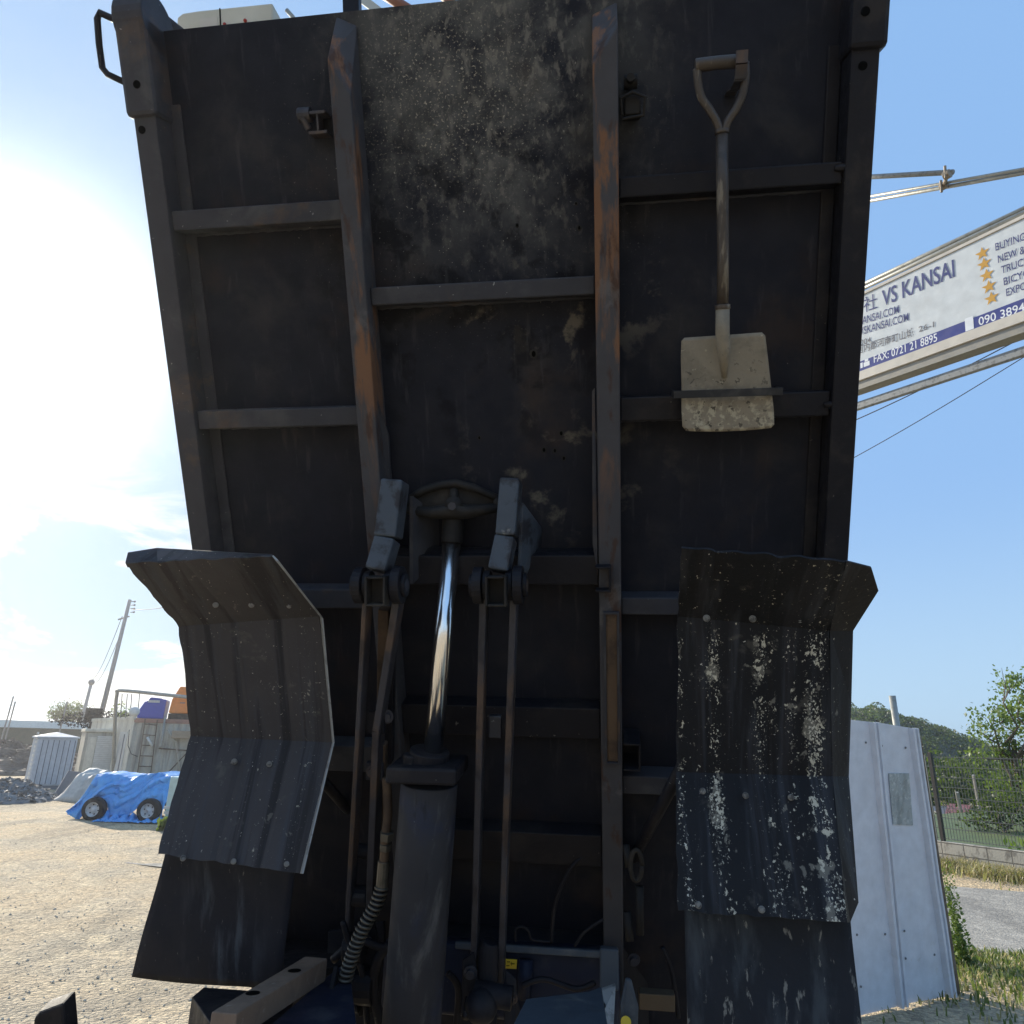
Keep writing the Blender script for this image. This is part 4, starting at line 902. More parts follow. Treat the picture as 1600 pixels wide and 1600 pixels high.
M['leafA'] = leafmat('broad_leaf', (.12, .19, .045), (.27, .35, .09)); M['leafB'] = leafmat('dark_leaf', (.020, .040, .017), (.055, .09, .03))
M['leafC'] = leafmat('hill_leaf', (.028, .052, .024), (.11, .15, .055), .35, .30); M['grassm'] = leafmat('green_grass', (.09, .13, .035), (.20, .22, .08)); M['dry'] = leafmat('dry_grass', (.45, .35, .18), (.66, .56, .34))
M['bark'] = gmat('tree_bark', (.10, .075, .055), (.18, .15, .12), (1, 1, .3), 6.)

# long netted bank with a white roof strip
fr_ = empty('netted_shed', P(60, 1200, 60) * 1.0, 'long low shed behind the yard with white roof edge over dark green netting', 'shed')
a = P(-160, 1118, 52); b_ = P(215, 1133, 60); a.z = b_.z = hgt(55, 60, 1126)
Y_ = Vector((0, 1, 0))
q = MB(); q.hexa([Vector((a.x, a.y, 0)), Vector((b_.x, b_.y, 0)), Vector((b_.x, b_.y + 5, 0)), Vector((a.x, a.y + 5, 0)), a - Vector((0, 0, .55)), b_ - Vector((0, 0, .55)), b_ + Y_ * 5 - Vector((0, 0, .55)), a + Y_ * 5 - Vector((0, 0, .55))]); q.build('netting_wall', M['green'], fr_)
q = MB(); q.hexa([a - Vector((0, .15, .54)), b_ - Vector((0, .15, .54)), b_ + Y_ * 5.2 - Vector((0, 0, .54)), a + Y_ * 5.2 - Vector((0, 0, .54)), a - Y_ * .15, b_ - Y_ * .15, b_ + Y_ * 5.2, a + Y_ * 5.2]); q.build('roof_strip', M['whitestrip'], fr_)
# brown heap in front of it, grey gravel heap
def heap(name, c, rx, ry, h, mat, label, cat, seed=0):
    q = MB()
    def f(u, v):
        a = u * 2 * math.pi; r = v; x = math.cos(a) * rx * r; y = math.sin(a) * ry * r
        z = h * (1 - r ** 1.5) + (noise.noise(Vector((x * 1.3 + seed, y * 1.3, 0))) * .22 + noise.noise(Vector((x * 5, y * 5, seed))) * .10 + noise.noise(Vector((x * 13, y * 13, seed))) * .06) * h * (1 - r ** 4); return Vector((c.x + x, c.y + y, max(z, -.02)))
    q.grid(f, 150, 60)
    for _ in range(900):
        a = random.uniform(0, 6.28); v_ = random.random() ** .6; p_ = f(a / 6.2832, v_); k_ = random.uniform(.03, .10)
        e = [p_ + Vector((random.uniform(-1, 1), random.uniform(-1, 1), random.uniform(-.3, 1))) * k_ for _ in range(5)]
        q.add(e, [(0, 1, 2), (0, 2, 3), (0, 3, 4), (1, 2, 4), (2, 3, 4), (0, 1, 4)])
    return tag(q.build(name, mat, None), label, cat)
p, d = gd(60, 1243); heap('earth_heap', G(-20, 1205), 8.5, 4, 1.5, M['earth'], 'brown heap of earth and debris left of the portable toilet', 'heap', 2)
heap('gravel_heap', G(-2, 1250), 1.7, 1.6, .55, M['greypile'], 'small grey gravel heap at the left edge of the yard', 'heap', 5)
# portable toilet
p0 = G(42, 1235); p1 = p0 + Vector((.76, .65, 0)) * 1.28; d = dep(p0); zt = hgt(d, 60, 1152)
X = (p1 - p0).normalized(); Yb = Vector((-X.y, X.x, 0))
TO = empty('portable_toilet', p0, 'pale grey portable toilet cabin with shallow pitched roof', 'toilet cabin')
bx('cabin', p0, p1, 1.1, .14, zt, M['toilet'], TO, .04)
L_ = (p1 - p0).length
for k in range(7):
    c = p0 + X * (L_ * (k + .7) / 7.4) - Yb * .012; q = MB(); q.obox(Vector((c.x, c.y, zt * .53)), X * .03, Yb * .012, Vector((0, 0, zt * .42))); q.build('wall_rib', M['toilet'], TO, bevel=.008); q = MB(); q.obox(Vector((c.x, c.y, zt * .53)) + X * .045, X * .012, Yb * .006, Vector((0, 0, zt * .42))); q.build('seam', M['toiletdark'], TO)  # dark strips draw in rib shade that the unlit wall lacks
for k in range(12):
    c = p0 - X * .012 + Yb * .25 + Vector((0, 0, .25 + k * .155)); q = MB(); q.obox(c, X * .012, Yb * .16, Vector((0, 0, .04))); q.build('vent_slat', M['louver'], TO)
q = MB(); c = (p0 + p1) / 2 + Yb * .55; ap = Vector((c.x, c.y, zt + .20)); e = [p0 - X * .05 - Yb * .05, p1 + X * .05 - Yb * .05, p1 + X * .05 + Yb * 1.15, p0 - X * .05 + Yb * 1.15]; e = [Vector((k.x, k.y, zt - .02)) for k in e]; e2 = [k + Vector((0, 0, .05)) for k in e]
q.add(e + e2 + [ap], [(3, 2, 1, 0)] + [(i, (i + 1) % 4, 4 + (i + 1) % 4, 4 + i) for i in range(4)] + [(4 + i, 4 + (i + 1) % 4, 8) for i in range(4)]); q.build('roof', M['toilet'], TO)
bx('skid_base', p0 + X * .05, p1 - X * .05, 1.0, 0, .139, M['toiletdark'], TO)
# dark leaning board right of the toilet, small dark box
q = MB(); a = G(82, 1246); q.slab([a, a + X * .5, a + X * .62 + Vector((0, .2, .75)), a + X * .2 + Vector((0, .2, .8))], Yb * .1); tag(q.build('dark_board', M['toiletdark'], None), 'dark board leaning between the toilet cabin and the covered heap', 'board')
# louvred container
p0 = G(119, 1221); p1 = p0 + Vector((.84, .54, 0)) * 1.55; d = dep(p1)
zt = hgt(dep(p0), 122, 1143); SH1 = empty('louvred_container', p0, 'grey storage container with white louvred panel behind the toilet cabin', 'container')
X = (p1 - p0).normalized(); Yb = Vector((-X.y, X.x, 0)); L_ = (p1 - p0).length
bx('container_body', p0, p1, 3, .05, zt, M['corr'], SH1, .03)
bx('roof_edge', p0 - Yb * .06 - X * .05, p1 - Yb * .06 + X * .05, 3.1, zt + .001, zt + .14, M['creamwall'], SH1, .02)
for k in range(22):
    c = p0 + X * L_ * .58 - Yb * .02 + Vector((0, 0, .2 + k * (zt - .4) / 21)); q = MB(); q.obox(c, X * L_ * .27, Yb * .02, Vector((0, 0, .035))); q.build('louvre_slat', M['louver'], SH1)
q = MB(); q.obox(p0 + X * L_ * .19 - Yb * .015 + Vector((0, 0, zt * .48)), X * L_ * .11, Yb * .015, Vector((0, 0, zt * .42))); q.build('door', M['creamwall'], SH1, bevel=.01)
# cream container with corrugated end
pc = G(192, 1226); dC = dep(pc); zt = hgt(dC, 205, 1123)
Xr = Vector((1, .30, 0)).normalized(); Yr = Vector((-.86, 1, 0)).normalized()
CT = empty('site_container', pc, 'cream site container with corrugated end wall, ladder and rusty roof edge', 'container')
We, Le = 3.6, 8.
def prism(name, a, X, lx, Y, ly, z0, z1, mat, par, bevel=0):
    q = MB(); a = Vector((a.x, a.y, 0)); c = [a, a + X * lx, a + X * lx + Y * ly, a + Y * ly]; q.hexa([k + Vector((0, 0, z0)) for k in c] + [k + Vector((0, 0, z1)) for k in c]); return q.build(name, mat, par, bevel=bevel)
prism('container_body', pc, Xr, We, Yr, Le, .05, zt, M['creamwall'], CT, .02)
nX = Vector((Xr.y, -Xr.x, 0)); nY = Vector((-Yr.y, Yr.x, 0)); nY = -nY if nY.x > 0 else nY
q = MB(); n = 26
pts = []
for k in range(n + 1):
    f = k / n * We; pts += [(f, .005 if k % 2 else .05), (f + We / n * .3, .005 if k % 2 else .05)]
vs = []
for f, o in pts[:-1]: vs += [pc + Xr * f + nX * o + Vector((0, 0, .08)), pc + Xr * f + nX * o + Vector((0, 0, zt - .14))]
q.add(vs, [(2 * i, 2 * i + 2, 2 * i + 3, 2 * i + 1) for i in range(len(pts) - 2)]); q.build('corrugated_wall', M['corr'], CT)
prism('roof_edge', pc + nX * .07, Xr, We, -nX, .2, zt - .13, zt + .05, M['rustroof'], CT)
prism('roof_edge', pc + nY * .04 + Yr * .01, Yr, Le, -nY, .1, zt - .02, zt + .12, M['creamwall'], CT)
# door, sign and window slot on the long wall
def onY(name, s0_, s1_, z0, z1, mat, th=.03): 
    q = MB(); a = pc + Yr * s0_; b_ = pc + Yr * s1_; q.hexa([a + Vector((0, 0, z0)), b_ + Vector((0, 0, z0)), b_ + nY * th + Vector((0, 0, z0)), a + nY * th + Vector((0, 0, z0)), a + Vector((0, 0, z1)), b_ + Vector((0, 0, z1)), b_ + nY * th + Vector((0, 0, z1)), a + nY * th + Vector((0, 0, z1))]); return q.build(name, mat, CT)
onY('door', .7, 1.9, .15, 2.1, M['louver']); onY('door_gap', 1.0, 1.15, .3, 2.0, M['toiletdark'], .04); onY('notice', 3.2, 4.4, 1.4, 1.9, M['signlip'], .03); onY('notice_print', 3.35, 4.2, 1.55, 1.62, M['signgrey'], .035); onY('notice_print', 3.35, 4.2, 1.72, 1.78, M['signgrey'], .035)
def onX(px, py, off=.12):                           # pixel on the end wall plane
    r = ray(px, py); a = pc + nX * off; t = (a - CO).dot(nX) / r.dot(nX); return CO + r * t
ld = empty('steel_ladder', onX(225, 1215), 'rusty steel ladder fixed upright on the corrugated container wall', 'ladder')
q = MB(); q.tube([onX(227, 1123), onX(213, 1222)], .022, 6); q.build('rail', M['bark'], ld); q = MB(); q.tube([onX(246, 1125), onX(234, 1222)], .022, 6); q.build('rail', M['bark'], ld)
for k in range(6):
    f = (k + .5) / 6; q = MB(); q.tube([onX(227 - 14 * f, 1123 + 99 * f), onX(246 - 12 * f, 1125 + 97 * f)], .02, 6); q.build('rung', M['bark'], ld)
for (nm, pp, r, mt_) in (('wall_pipe', [(258, 1120), (252, 1165), (246, 1170)], .04, 'galv'), ('wall_pipe', [(262, 1140), (275, 1160), (281, 1210)], .04, 'corr'), ('cross_rail', [(246, 1169), (296, 1173)], .03, 'bark'), ('brace', [(262, 1208), (296, 1172)], .025, 'bark'), ('cable', [(202, 1140), (200, 1165), (205, 1178), (215, 1182)], .015, 'wire'), ('lamp_arm', [(238, 1166), (230, 1152)], .05, 'louver')):
    q = MB(); q.tube([onX(x, y, .16) for x, y in pp], r, 8); q.build(nm, M[mt_], CT, smooth=True)
q = MB(); q.obox(onX(287, 1148, .2), Xr * .45, nX * .2, Vector((0, 0, .16))); q.build('wall_box', M['clampm'], CT, bevel=.02)
# things on the container roof
def roofp(px, dep_=.8): q_ = onX(px, 1121, -dep_); return Vector((q_.x, q_.y, zt + .06))
c = roofp(238); k1 = (onX(260, 1121) - onX(217, 1121)).length
TK = empty('blue_tank', c, 'blue plastic water tank standing on the site container roof', 'tank')
q = MB(); hh = hgt(dC, 238, 1086) - zt - .06
prof = [(-.5, 0), (-.46, .42), (-.30, .80), (-.18, .86), (-.12, 1.0), (.30, .96), (.36, .90), (.44, .93), (.5, .86), (.47, 0)]
q.slab([c + Xr * x * k1 + Vector((0, 0, z * hh)) + nX * .5 for x, z in prof], -nX * 1.1); q.build('tank_body', M['tankblue'], TK, bevel=.06, seg=3)
q = MB(); q.obox(c + Xr * .03 * k1 + Vector((0, 0, hh * .80)) + nX * .505, Xr * .22 * k1, nX * .01, Vector((0, 0, .05))); q.build('white_label', M['louver'], TK)
c = roofp(284); k2 = (onX(303, 1121) - onX(263, 1121)).length; OB = empty('orange_tank', c, 'orange plastic tank with sloping shoulder on the container roof', 'tank'); hh = hgt(dC, 280, 1067) - zt - .06
q = MB(); q.slab([c + Xr * x * k2 + Vector((0, 0, z * hh)) + nX * .5 for x, z in ((-.5, .18), (-.44, .6), (-.2, 1), (.6, .98), (.6, .18))], -nX * 1.1); q.build('tank_body', M['tankorange'], OB, bevel=.05, seg=3)
q = MB(); q.slab([c + Xr * x * k2 + Vector((0, 0, z * hh)) + nX * .45 for x, z in ((-.5, .0), (-.5, .17), (.6, .17), (.6, .0))], -nX * 1.0); q.build('tank_base', M['tyre'], OB)
q = MB(); q.obox(c + Vector((0, 0, hh * .5)) + nX * .505, Xr * .1 * k2, nX * .008, Vector((0, 0, .03))); q.build('moulded_slot', M['rustroof'], OB)
PF = empty('pipe_frame', G(176, 1222), 'grey bent steel pipe frame rising over the containers', 'pipe frame')
dP = dC + 1.5
q = MB(); q.tube(smoothpts([P(176, 1235, dP), P(180, 1120, dP), P(183, 1085, dP), P(190, 1079, dP), P(262, 1086, dP), P(300, 1090, dP)], 5), .075, 10); q.build('pipe', M['galv'], PF, smooth=True)
for x in (188, 196, 203, 215): q = MB(); q.tube([P(x, 1122, dP), P(x + 3, 1084, dP)], .02, 6); q.build('hanging_rod', M['post'], PF)
q = MB(); q.ball(P(210, 1112, dC), .22, 10, (1, .6, .9)); q.tube([P(210, 1117, dC), P(210, 1124, dC)], .05, 8); tag(q.build('yard_lamp', M['louver'], None, smooth=True), 'round white lamp beside the blue tank', 'lamp')
bxx = P(146, 1117, dC + 12); q = MB(); q.obox(bxx, Vector((.35, 0, 0)), Vector((0, .3, 0)), Vector((0, 0, .38))); q.obox(bxx - Vector((0, 0, .8)), Vector((.1, 0, 0)), Vector((0, .1, 0)), Vector((0, 0, .5))); tag(q.build('black_box', M['tyre'], None, bevel=.03), 'small black unit on top of the louvred container roof', 'box')
q = MB()
q.leaves(P(165, 1126, dC + 8), (3.0, 1.2, .5), 1600, .14, 0); kind(q.build('scrap_tangle', M['tyre'], None), 'stuff')
# white covered heap
TW = MB(); p0 = G(78, 1252); p1 = G(138, 1256)
def fw(u, v):
    X = (p1 - p0); x = u; y = v; e = min(1, 3.2 * x) * min(1, 4 * (1 - x)) * min(1, 5 * y + .02) * min(1, 4 * (1 - y) + .02)
    h = 1.0 * e * (.8 + .25 * noise.noise(Vector((u * 4, v * 3, 1)))) + .05 * noise.noise(Vector((u * 14, v * 9, 7))) * e
    return p0 + X * (x + .10 * (1 - e) * (x - .5)) + Vector((.25 * y, y * 2.0, max(h, .01)))
TW.grid(fw, 40, 24); tag(TW.build('covered_heap', M['tarpwhite'], None, smooth=True, thick=.01), 'low heap under a grey white tarpaulin behind the blue covered car', 'covered heap')
# car under a blue tarpaulin
w0 = G(152, 1282); w1 = G(237, 1284); X = (w1 - w0).normalized(); Yb = Vector((-X.y, X.x, 0)); wb = (w1 - w0).length; px_m = FPX / dep(w0)
CAR = empty('covered_car', (w0 + w1) / 2, 'small car parked in the yard under a crumpled bright blue tarpaulin', 'car')
rW = 17.5 / px_m
def carp(px, py, back=0.): 
    r = ray(px, py); nn = -Yb; t = (w0 + nn * 0 - CO).dot(nn) / r.dot(nn); return CO + r * t + Yb * back
sect = [  # outline of the cover seen from the side: (px, py bottom edge), (px, py top edge)
 ((109, 1266), (111, 1262)), ((115, 1274), (130, 1235)), ((128, 1279), (146, 1209)), ((138, 1270), (163, 1208)), ((152, 1247), (185, 1212)), ((168, 1250), (202, 1215)), ((176, 1272), (214, 1212)), ((200, 1276), (232, 1209)), ((218, 1262), (243, 1207)), ((234, 1250), (256, 1210)), ((250, 1262), (266, 1213)), ((254, 1284), (268, 1226))]
q = MB(); wd = 1.5
def cov(u, v):
    k = min(int(u * (len(sect) - 1)), len(sect) - 2); f = u * (len(sect) - 1) - k
    b0, t0 = sect[k]; b1, t1 = sect[k + 1]
    b_ = (b0[0] + (b1[0] - b0[0]) * f, b0[1] + (b1[1] - b0[1]) * f); t_ = (t0[0] + (t1[0] - t0[0]) * f, t0[1] + (t1[1] - t0[1]) * f)
    crk = Vector((0, 0, 0)); s_ = noise.noise(Vector((u * 9 + v * 3, v * 5, 2))); s2 = abs(noise.noise(Vector((u * 22, v * 12 + u * 8, 5))))
    if v < .4:
        g_ = v / .4; pt_ = carp(b_[0] + (t_[0] - b_[0]) * g_, b_[1] + (t_[1] - b_[1]) * g_, -.10 + .30 * g_ * g_)
    elif v < .6:
        pt_ = carp(t_[0], t_[1], .20 + (v - .4) / .2 * (wd - .4))
    else:
        g_ = (1 - v) / .4; pt_ = carp(b_[0] + (t_[0] - b_[0]) * g_, b_[1] + (t_[1] - b_[1]) * g_, wd - .2 + .3 * (1 - g_))
    s3 = abs(noise.noise(Vector((u * 6 - v * 7, v * 4, 8)))); a_ = .12 * s_ - .07 * s2 - .16 * s3
    return pt_ + Yb * a_ * (1 if v < .5 else -1) + Vector((0, 0, .05 * s_ - .05 * s2))
q.grid(cov, 120, 50); q.build('tarpaulin', M['tarpblue'], CAR, smooth=False, thick=.006)
q = MB(); q.grid(lambda u, v: (w0 + X * (wb * (.12 + u * 1.15)) - Yb * (.05 + v * .55) + Vector((0, 0, max(.02, .05 + .16 * (1 - v) * abs(noise.noise(Vector((u * 11, v * 3, 9)))) + .05 * noise.noise(Vector((u * 20, v * 9, 2)))))), ), 2, 2) if False else q.grid(lambda u, v: w0 + X * (wb * (.12 + u * 1.15)) - Yb * (.0 + v * .55) + Vector((0, 0, max(.02, .04 + .5 * (1 - v) ** 2 * abs(noise.noise(Vector((u * 7, v * 3, 9)))) + .05 * noise.noise(Vector((u * 20, v * 9, 2)))))), 60, 14)
q.build('tarpaulin_skirt', M['tarpblue'], CAR, thick=.005)
for c in (w0, w1): wheel(CAR, Vector((c.x, c.y, rW)) - Yb * .22, -Yb, rW, .2)
for c in (w0, w1): wheel(CAR, Vector((c.x, c.y, rW)) + Yb * 1.2, Yb, rW, .2)
# body core under the cover
q = MB(); cc = (w0 + w1) / 2 + Yb * .6; q.obox(Vector((cc.x, cc.y, .62)), X * wb * .62, Yb * .5, Vector((0, 0, .22))); q.obox(Vector((cc.x, cc.y, .86)), X * wb * .30, Yb * .36, Vector((0, 0, .06))); q.build('car_body', M['tyre'], CAR, bevel=.08)
# teal container beside the car
p0 = G(257, 1291); TC = empty('teal_container', p0, 'pale teal translucent plastic container standing beside the blue covered car', 'container'); dd = dep(p0); u_ = dd / FPX
Xc = Vector((1, .05, 0)).normalized()
q = MB(); q.slab([P(255, 1291, dd), P(290, 1293, dd), P(295, 1216, dd), P(266, 1213, dd), P(259, 1255, dd)], Vector((0, .5, 0))); q.build('container_body', M['teal'], TC, bevel=.03)
for k in range(3): q = MB(); q.obox(P(272, 1262 + k * 8, dd - .02), Xc * .22, Vector((0, .02, 0)), Vector((0, 0, .03))); q.build('moulded_rib', M['louver'], TC)

# utility poles
def upole(x0, y0, x1, y1, d, r0, r1, label, arms=True):
    b0 = P(x0, y0, d); t0_ = P(x1, y1, d); dirv = (t0_ - b0); base = b0 + dirv * (-(b0.z) / dirv.z); base.y = t0_.y; base.x = t0_.x + (base.x - t0_.x) * .3
    E_ = empty('utility_pole', base, label, 'pole', 'utility poles beyond the yard')
    q = MB(); q.tube([base, t0_], [r0, r1], 14); q.build('shaft', M['concrete'], E_, smooth=True)
    if arms:
        q = MB(); c = P(x1 - 8, y1 + 29, d); q.bar(P(x1 - 18, y1 + 31, d), P(x1 - 1, y1 + 26, d), .10, .10, CF); q.build('cross_arm', M['concrete'], E_)
        for k in range(4):
            c = P(x1 + 4.5 - k * .5, y1 + 3 + k * 5.5, d); q = MB(); q.tube([c - CR * .12, c + CR * .08], .03, 6); q.ball(c + CR * .14, .07, 6); q.build('insulator', M['post'], E_, smooth=True)
    return E_, t0_
dU = 48
E1, T1 = upole(168, 1115, 203, 937, dU, .18, .11, 'tall concrete utility pole with insulators rising behind the containers')
E2, T2 = upole(132, 1125, 143, 1066, 70, .20, .14, 'shorter distant utility pole to the left of the tall one', False)
q = MB(); q.ball(T2, .3, 6); q.build('pole_cap', M['post'], E2)
for i, (a, b_, lab) in enumerate((((191, 963, dU), (144, 1063, 70), 'upper sagging wire between the two utility poles'), ((198, 966, dU), (148, 1070, 70), 'lower sagging wire between the two utility poles'), ((205, 953, dU), (330, 930, 30), 'wire running right from the tall utility pole behind the mudguard'))):
    pa, pb = P(*a), P(*b_); q = MB(); q.tube([pa.lerp(pb, k / 14) - Vector((0, 0, (.9 if i < 2 else .2) * math.sin(math.pi * k / 14))) for k in range(15)], .022, 5); tag(q.build('pole_wire', M['wire'], None), lab, 'wire', 'wires of the utility poles')
for (x0, y0, x1, y1, d, lab) in ((12, 1125, 21, 1088, 50, 'leftmost thin post above the white roof edge'), (18, 1125, 24, 1096, 51, 'short thin post just right of the leftmost one'), (97, 1130, 105, 1096, 50, 'thin post in front of the distant trees'), (161, 1115, 169, 1066, 46, 'thin post left of the tall utility pole')):
    b0 = P(x1 - (y1 - y0) * 0, y0, d); t0_ = P(x1, y1, d); q = MB(); q.tube([Vector((t0_.x + (P(x0, y0, d).x - t0_.x) * .5, t0_.y, 0)), t0_], .05, 6); tag(q.build('thin_post', M['post'], None), lab, 'post', 'thin posts beyond the yard')

# ------------------------------------------------------------------ trees
def branch(q, a, b_, r0, r1, k=5, wob=.08):
    pts = [a.lerp(b_, i / k) + Vector((random.gauss(0, wob), random.gauss(0, wob), 0)) * (b_ - a).length * (0 < i < k) for i in range(k + 1)]
    q.tube(pts, [r0 + (r1 - r0) * i / k for i in range(k + 1)], 8); return pts
def tree(name, base, clumps, lsize, n, mat, label, cat='tree', group=None, tr=.12, flecks=1.0):
    E_ = empty(name, base, label, cat, group); q = MB(); top = Vector((0, 0, 0))
    cz = sum((Vector(c[0]) for c in clumps), Vector()) / len(clumps)
    trunk = branch(q, Vector(base), Vector((cz.x, cz.y, cz.z)), tr, tr * .45)
    for c in clumps:
        a = trunk[random.choice((2, 3, 4))]; pts = branch(q, a, Vector(c[0]), tr * .4, tr * .12)
        for _ in range(3): 
            o = Vector((random.gauss(0, 1), random.gauss(0, 1), random.gauss(.3, 1))).normalized(); branch(q, pts[-2], Vector(c[0]) + o * c[1] * .8, tr * .14, tr * .04, 3)
    q.build('trunk', M['bark'], E_, smooth=True)
    q = MB()
    for c in clumps:
        r = c[1]; nn = int(n * r * r)
        # twigs of leaves so the clump is uneven
        tw = max(5, nn // 12)
        for _ in range(tw):
            o = Vector((random.gauss(0, 1), random.gauss(0, 1), random.gauss(0, 1))).normalized() * r * random.random() ** .45; o.z *= .8
            t_ = Vector(c[0]) + o
            for _ in range(12): q.leaf(t_ + Vector((random.gauss(0, 1), random.gauss(0, 1), random.gauss(0, .8))) * lsize * 1.1, lsize * random.uniform(.6, 1.3))
    q.build('crown', mat, E_)
    return E_
random.seed(11)
dT = 17.
tree('leafy_tree', (P(1610, 1300, dT).x, P(1610, 1300, dT).y, 0), [(P(1572, 1062, dT), .36), (P(1600, 1078, dT), .45), (P(1545, 1122, dT), .42), (P(1580, 1118, dT + .3), .5), (P(1612, 1120, dT), .6), (P(1535, 1145, dT), .34), (P(1565, 1160, dT), .46), (P(1597, 1170, dT), .6), (P(1585, 1205, dT), .48), (P(1610, 1220, dT), .55), (P(1565, 1228, dT), .40), (P(1640, 1100, dT), .7), (P(1650, 1180, dT), .8), (P(1526, 1184, dT), .22), (P(1590, 1245, dT), .5)], .10, 1350, M['leafA'], 'bright green leafy tree overhanging the mesh fence at the right edge', tr=.10)
tree('garden_bush', (P(1575, 1310, 15).x, P(1575, 1310, 15).y, 0), [(P(1545, 1262, 15.5), .4), (P(1570, 1265, 15.5), .45), (P(1600, 1258, 15.5), .5), (P(1530, 1285, 15.5), .3), (P(1560, 1290, 15.5), .3)], .10, 1500, M['leafB'], 'dark bush under the leafy tree beyond the block wall', 'bush', tr=.04)
tree('garden_shrub', (P(1495, 1290, 21).x, P(1495, 1290, 21).y, 0), [(P(1482, 1290, 21), .4), (P(1500, 1290, 21), .45), (P(1515, 1296, 21), .35), (P(1470, 1245, 21), .3)], .11, 1200, M['leafB'], 'low shrub in front of the red roofed shed', 'bush', tr=.03)
tree('distant_tree', (P(110, 1125, 75).x, 75, 0), [(P(90, 1117, 75), 1.1), (P(102, 1112, 75), 1.3), (P(116, 1113, 75), 1.4), (P(128, 1115, 75), 1.2), (P(84, 1110, 75), .5)], .22, 420, M['leafC'], 'rounded distant tree above the netted shed', tr=.25)
tree('roof_weed_tree', (P(192, 1130, 38).x, P(192, 1130, 38).y, 0), [(P(192, 1112, 38), .6), (P(198, 1118, 38), .5), (P(188, 1122, 38), .5)], .11, 700, M['leafA'], 'small green tree showing between the pipe frame and blue tank', tr=.06)
# wooded hill on the right: terrain with a far-off wood on it
hillp = [(1200, 1108), (1300, 1103), (1330, 1104), (1360, 1103), (1385, 1110), (1400, 1118), (1430, 1124), (1455, 1135), (1480, 1143), (1505, 1155), (1540, 1176), (1600, 1192), (1700, 1196)]
dH = 120.
def hillz(px):
    for (a, b_), (c, e) in zip(hillp[:-1], hillp[1:]):
        if a <= px <= c: return P(px, b_ + (e - b_) * (px - a) / (c - a), dH)
    return P(px, 1196, dH)
q = MB(); q.grid(lambda u, v: (lambda p: Vector((p.x * (1 - (1 - v) * .15), p.y - (1 - v) * 30, max(-.2, (p.z - 1.2) * math.sin(v * math.pi / 2)) if v < 1 else p.z - 1.2)))(hillz(1200 + u * 500)), 50, 8)
M['hillsoil'] = gmat('hill_undergrowth', (.03, .045, .02), (.05, .06, .03), one, .3)
kind(q.build('hill', M['hillsoil'], smooth=True), 'structure')
q = MB(); random.seed(4)
for _ in range(620):
    px = random.uniform(1200, 1700); v = random.random() ** .6; p = hillz(px); r = random.uniform(.9, 2.0)
    z = (p.z - 1.6) * math.sin(v * math.pi / 2); c = Vector((p.x * (1 - (1 - v) * .15), p.y - (1 - v) * 30, max(.5, z)))
    if random.random() < .05 and v > .9: c.z += 1.2; r *= .7
    for _ in range(110):
        d = Vector((random.gauss(0, 1), random.gauss(0, 1), abs(random.gauss(0, 1)))).normalized(); q.leaf(c + Vector((d.x * r, d.y * r, d.z * r * .9)), random.uniform(.18, .5))
kind(q.build('hillside_wood', M['leafC'], frame=Matrix.Identity(4)), 'stuff')
q = MB(); random.seed(5)
for _ in range(420):
    px = random.uniform(1400, 1720); dd_ = random.uniform(27, 46); top = P(px, 1196 + (px - 1400) * .02 + 26 * noise.noise(Vector((px * .02, 0, 5))), dd_)
    c = Vector((top.x, top.y, max(.3, top.z * random.random() ** .6 - .3))); r_ = random.uniform(.4, .9)
    for _ in range(70):
        d = Vector((random.gauss(0, 1), random.gauss(0, 1), random.gauss(0, 1))).normalized(); q.leaf(c + d * r_, random.uniform(.12, .30))
kind(q.build('far_thicket', M['leafB'], frame=Matrix.Identity(4)), 'stuff')

# ------------------------------------------------------------------ right hand side: road, wall, fence, panel
q = MB(); a0, a1, b0, b1 = G(1420, 1397), G(1800, 1400), G(1350, 1565), G(1800, 1590)
ra = G(1475, 1385); rb = G(1640, 1398); RD = (rb - ra).normalized(); RN = Vector((-RD.y, RD.x, 0))
def RP(s, t, z=0.): return ra + RD * s + RN * t + Vector((0, 0, z))
q.add([RP(-12, 0, .012), RP(14, 0, .012), RP(14, -4.3, .012), RP(-12, -4.3, .012)], [(0, 1, 2, 3)])
kind(q.build('road', M['road']), 'structure')
# block wall
wa = G(1476, 1352); WD = (G(1600, 1371) - wa).normalized(); WNn = Vector((-WD.y, WD.x, 0)); wh = P(1476, 1316, dep(wa)).z
M['block'] = None
mt, t, b = new_mat('concrete_blocks'); br = N(t, 'ShaderNodeTexBrick'); br.offset = 0; br.inputs['Color1'].default_value = (.42, .39, .33, 1); br.inputs['Color2'].default_value = (.35, .325, .28, 1); br.inputs['Mortar'].default_value = (.15, .14, .12, 1)
br.inputs['Scale'].default_value = 1; br.inputs['Mortar Size'].default_value = .012; br.inputs['Brick Width'].default_value = .40; br.inputs['Row Height'].default_value = .19; br.inputs['Mortar Smooth'].default_value = .3
mpn = N(t, 'ShaderNodeMapping'); tcn = N(t, 'ShaderNodeTexCoord'); mpn.inputs['Rotation'].default_value = (math.radians(90), 0, 0); L(t, tcn.outputs['Object'], mpn.inputs[0])
sx = N(t, 'ShaderNodeSeparateXYZ'); cx = N(t, 'ShaderNodeCombineXYZ'); L(t, tcn.outputs['Object'], sx.inputs[0]); L(t, sx.outputs[0], cx.inputs[0]); L(t, sx.outputs[2], cx.inputs[1]); L(t, cx.outputs[0], br.inputs[0])
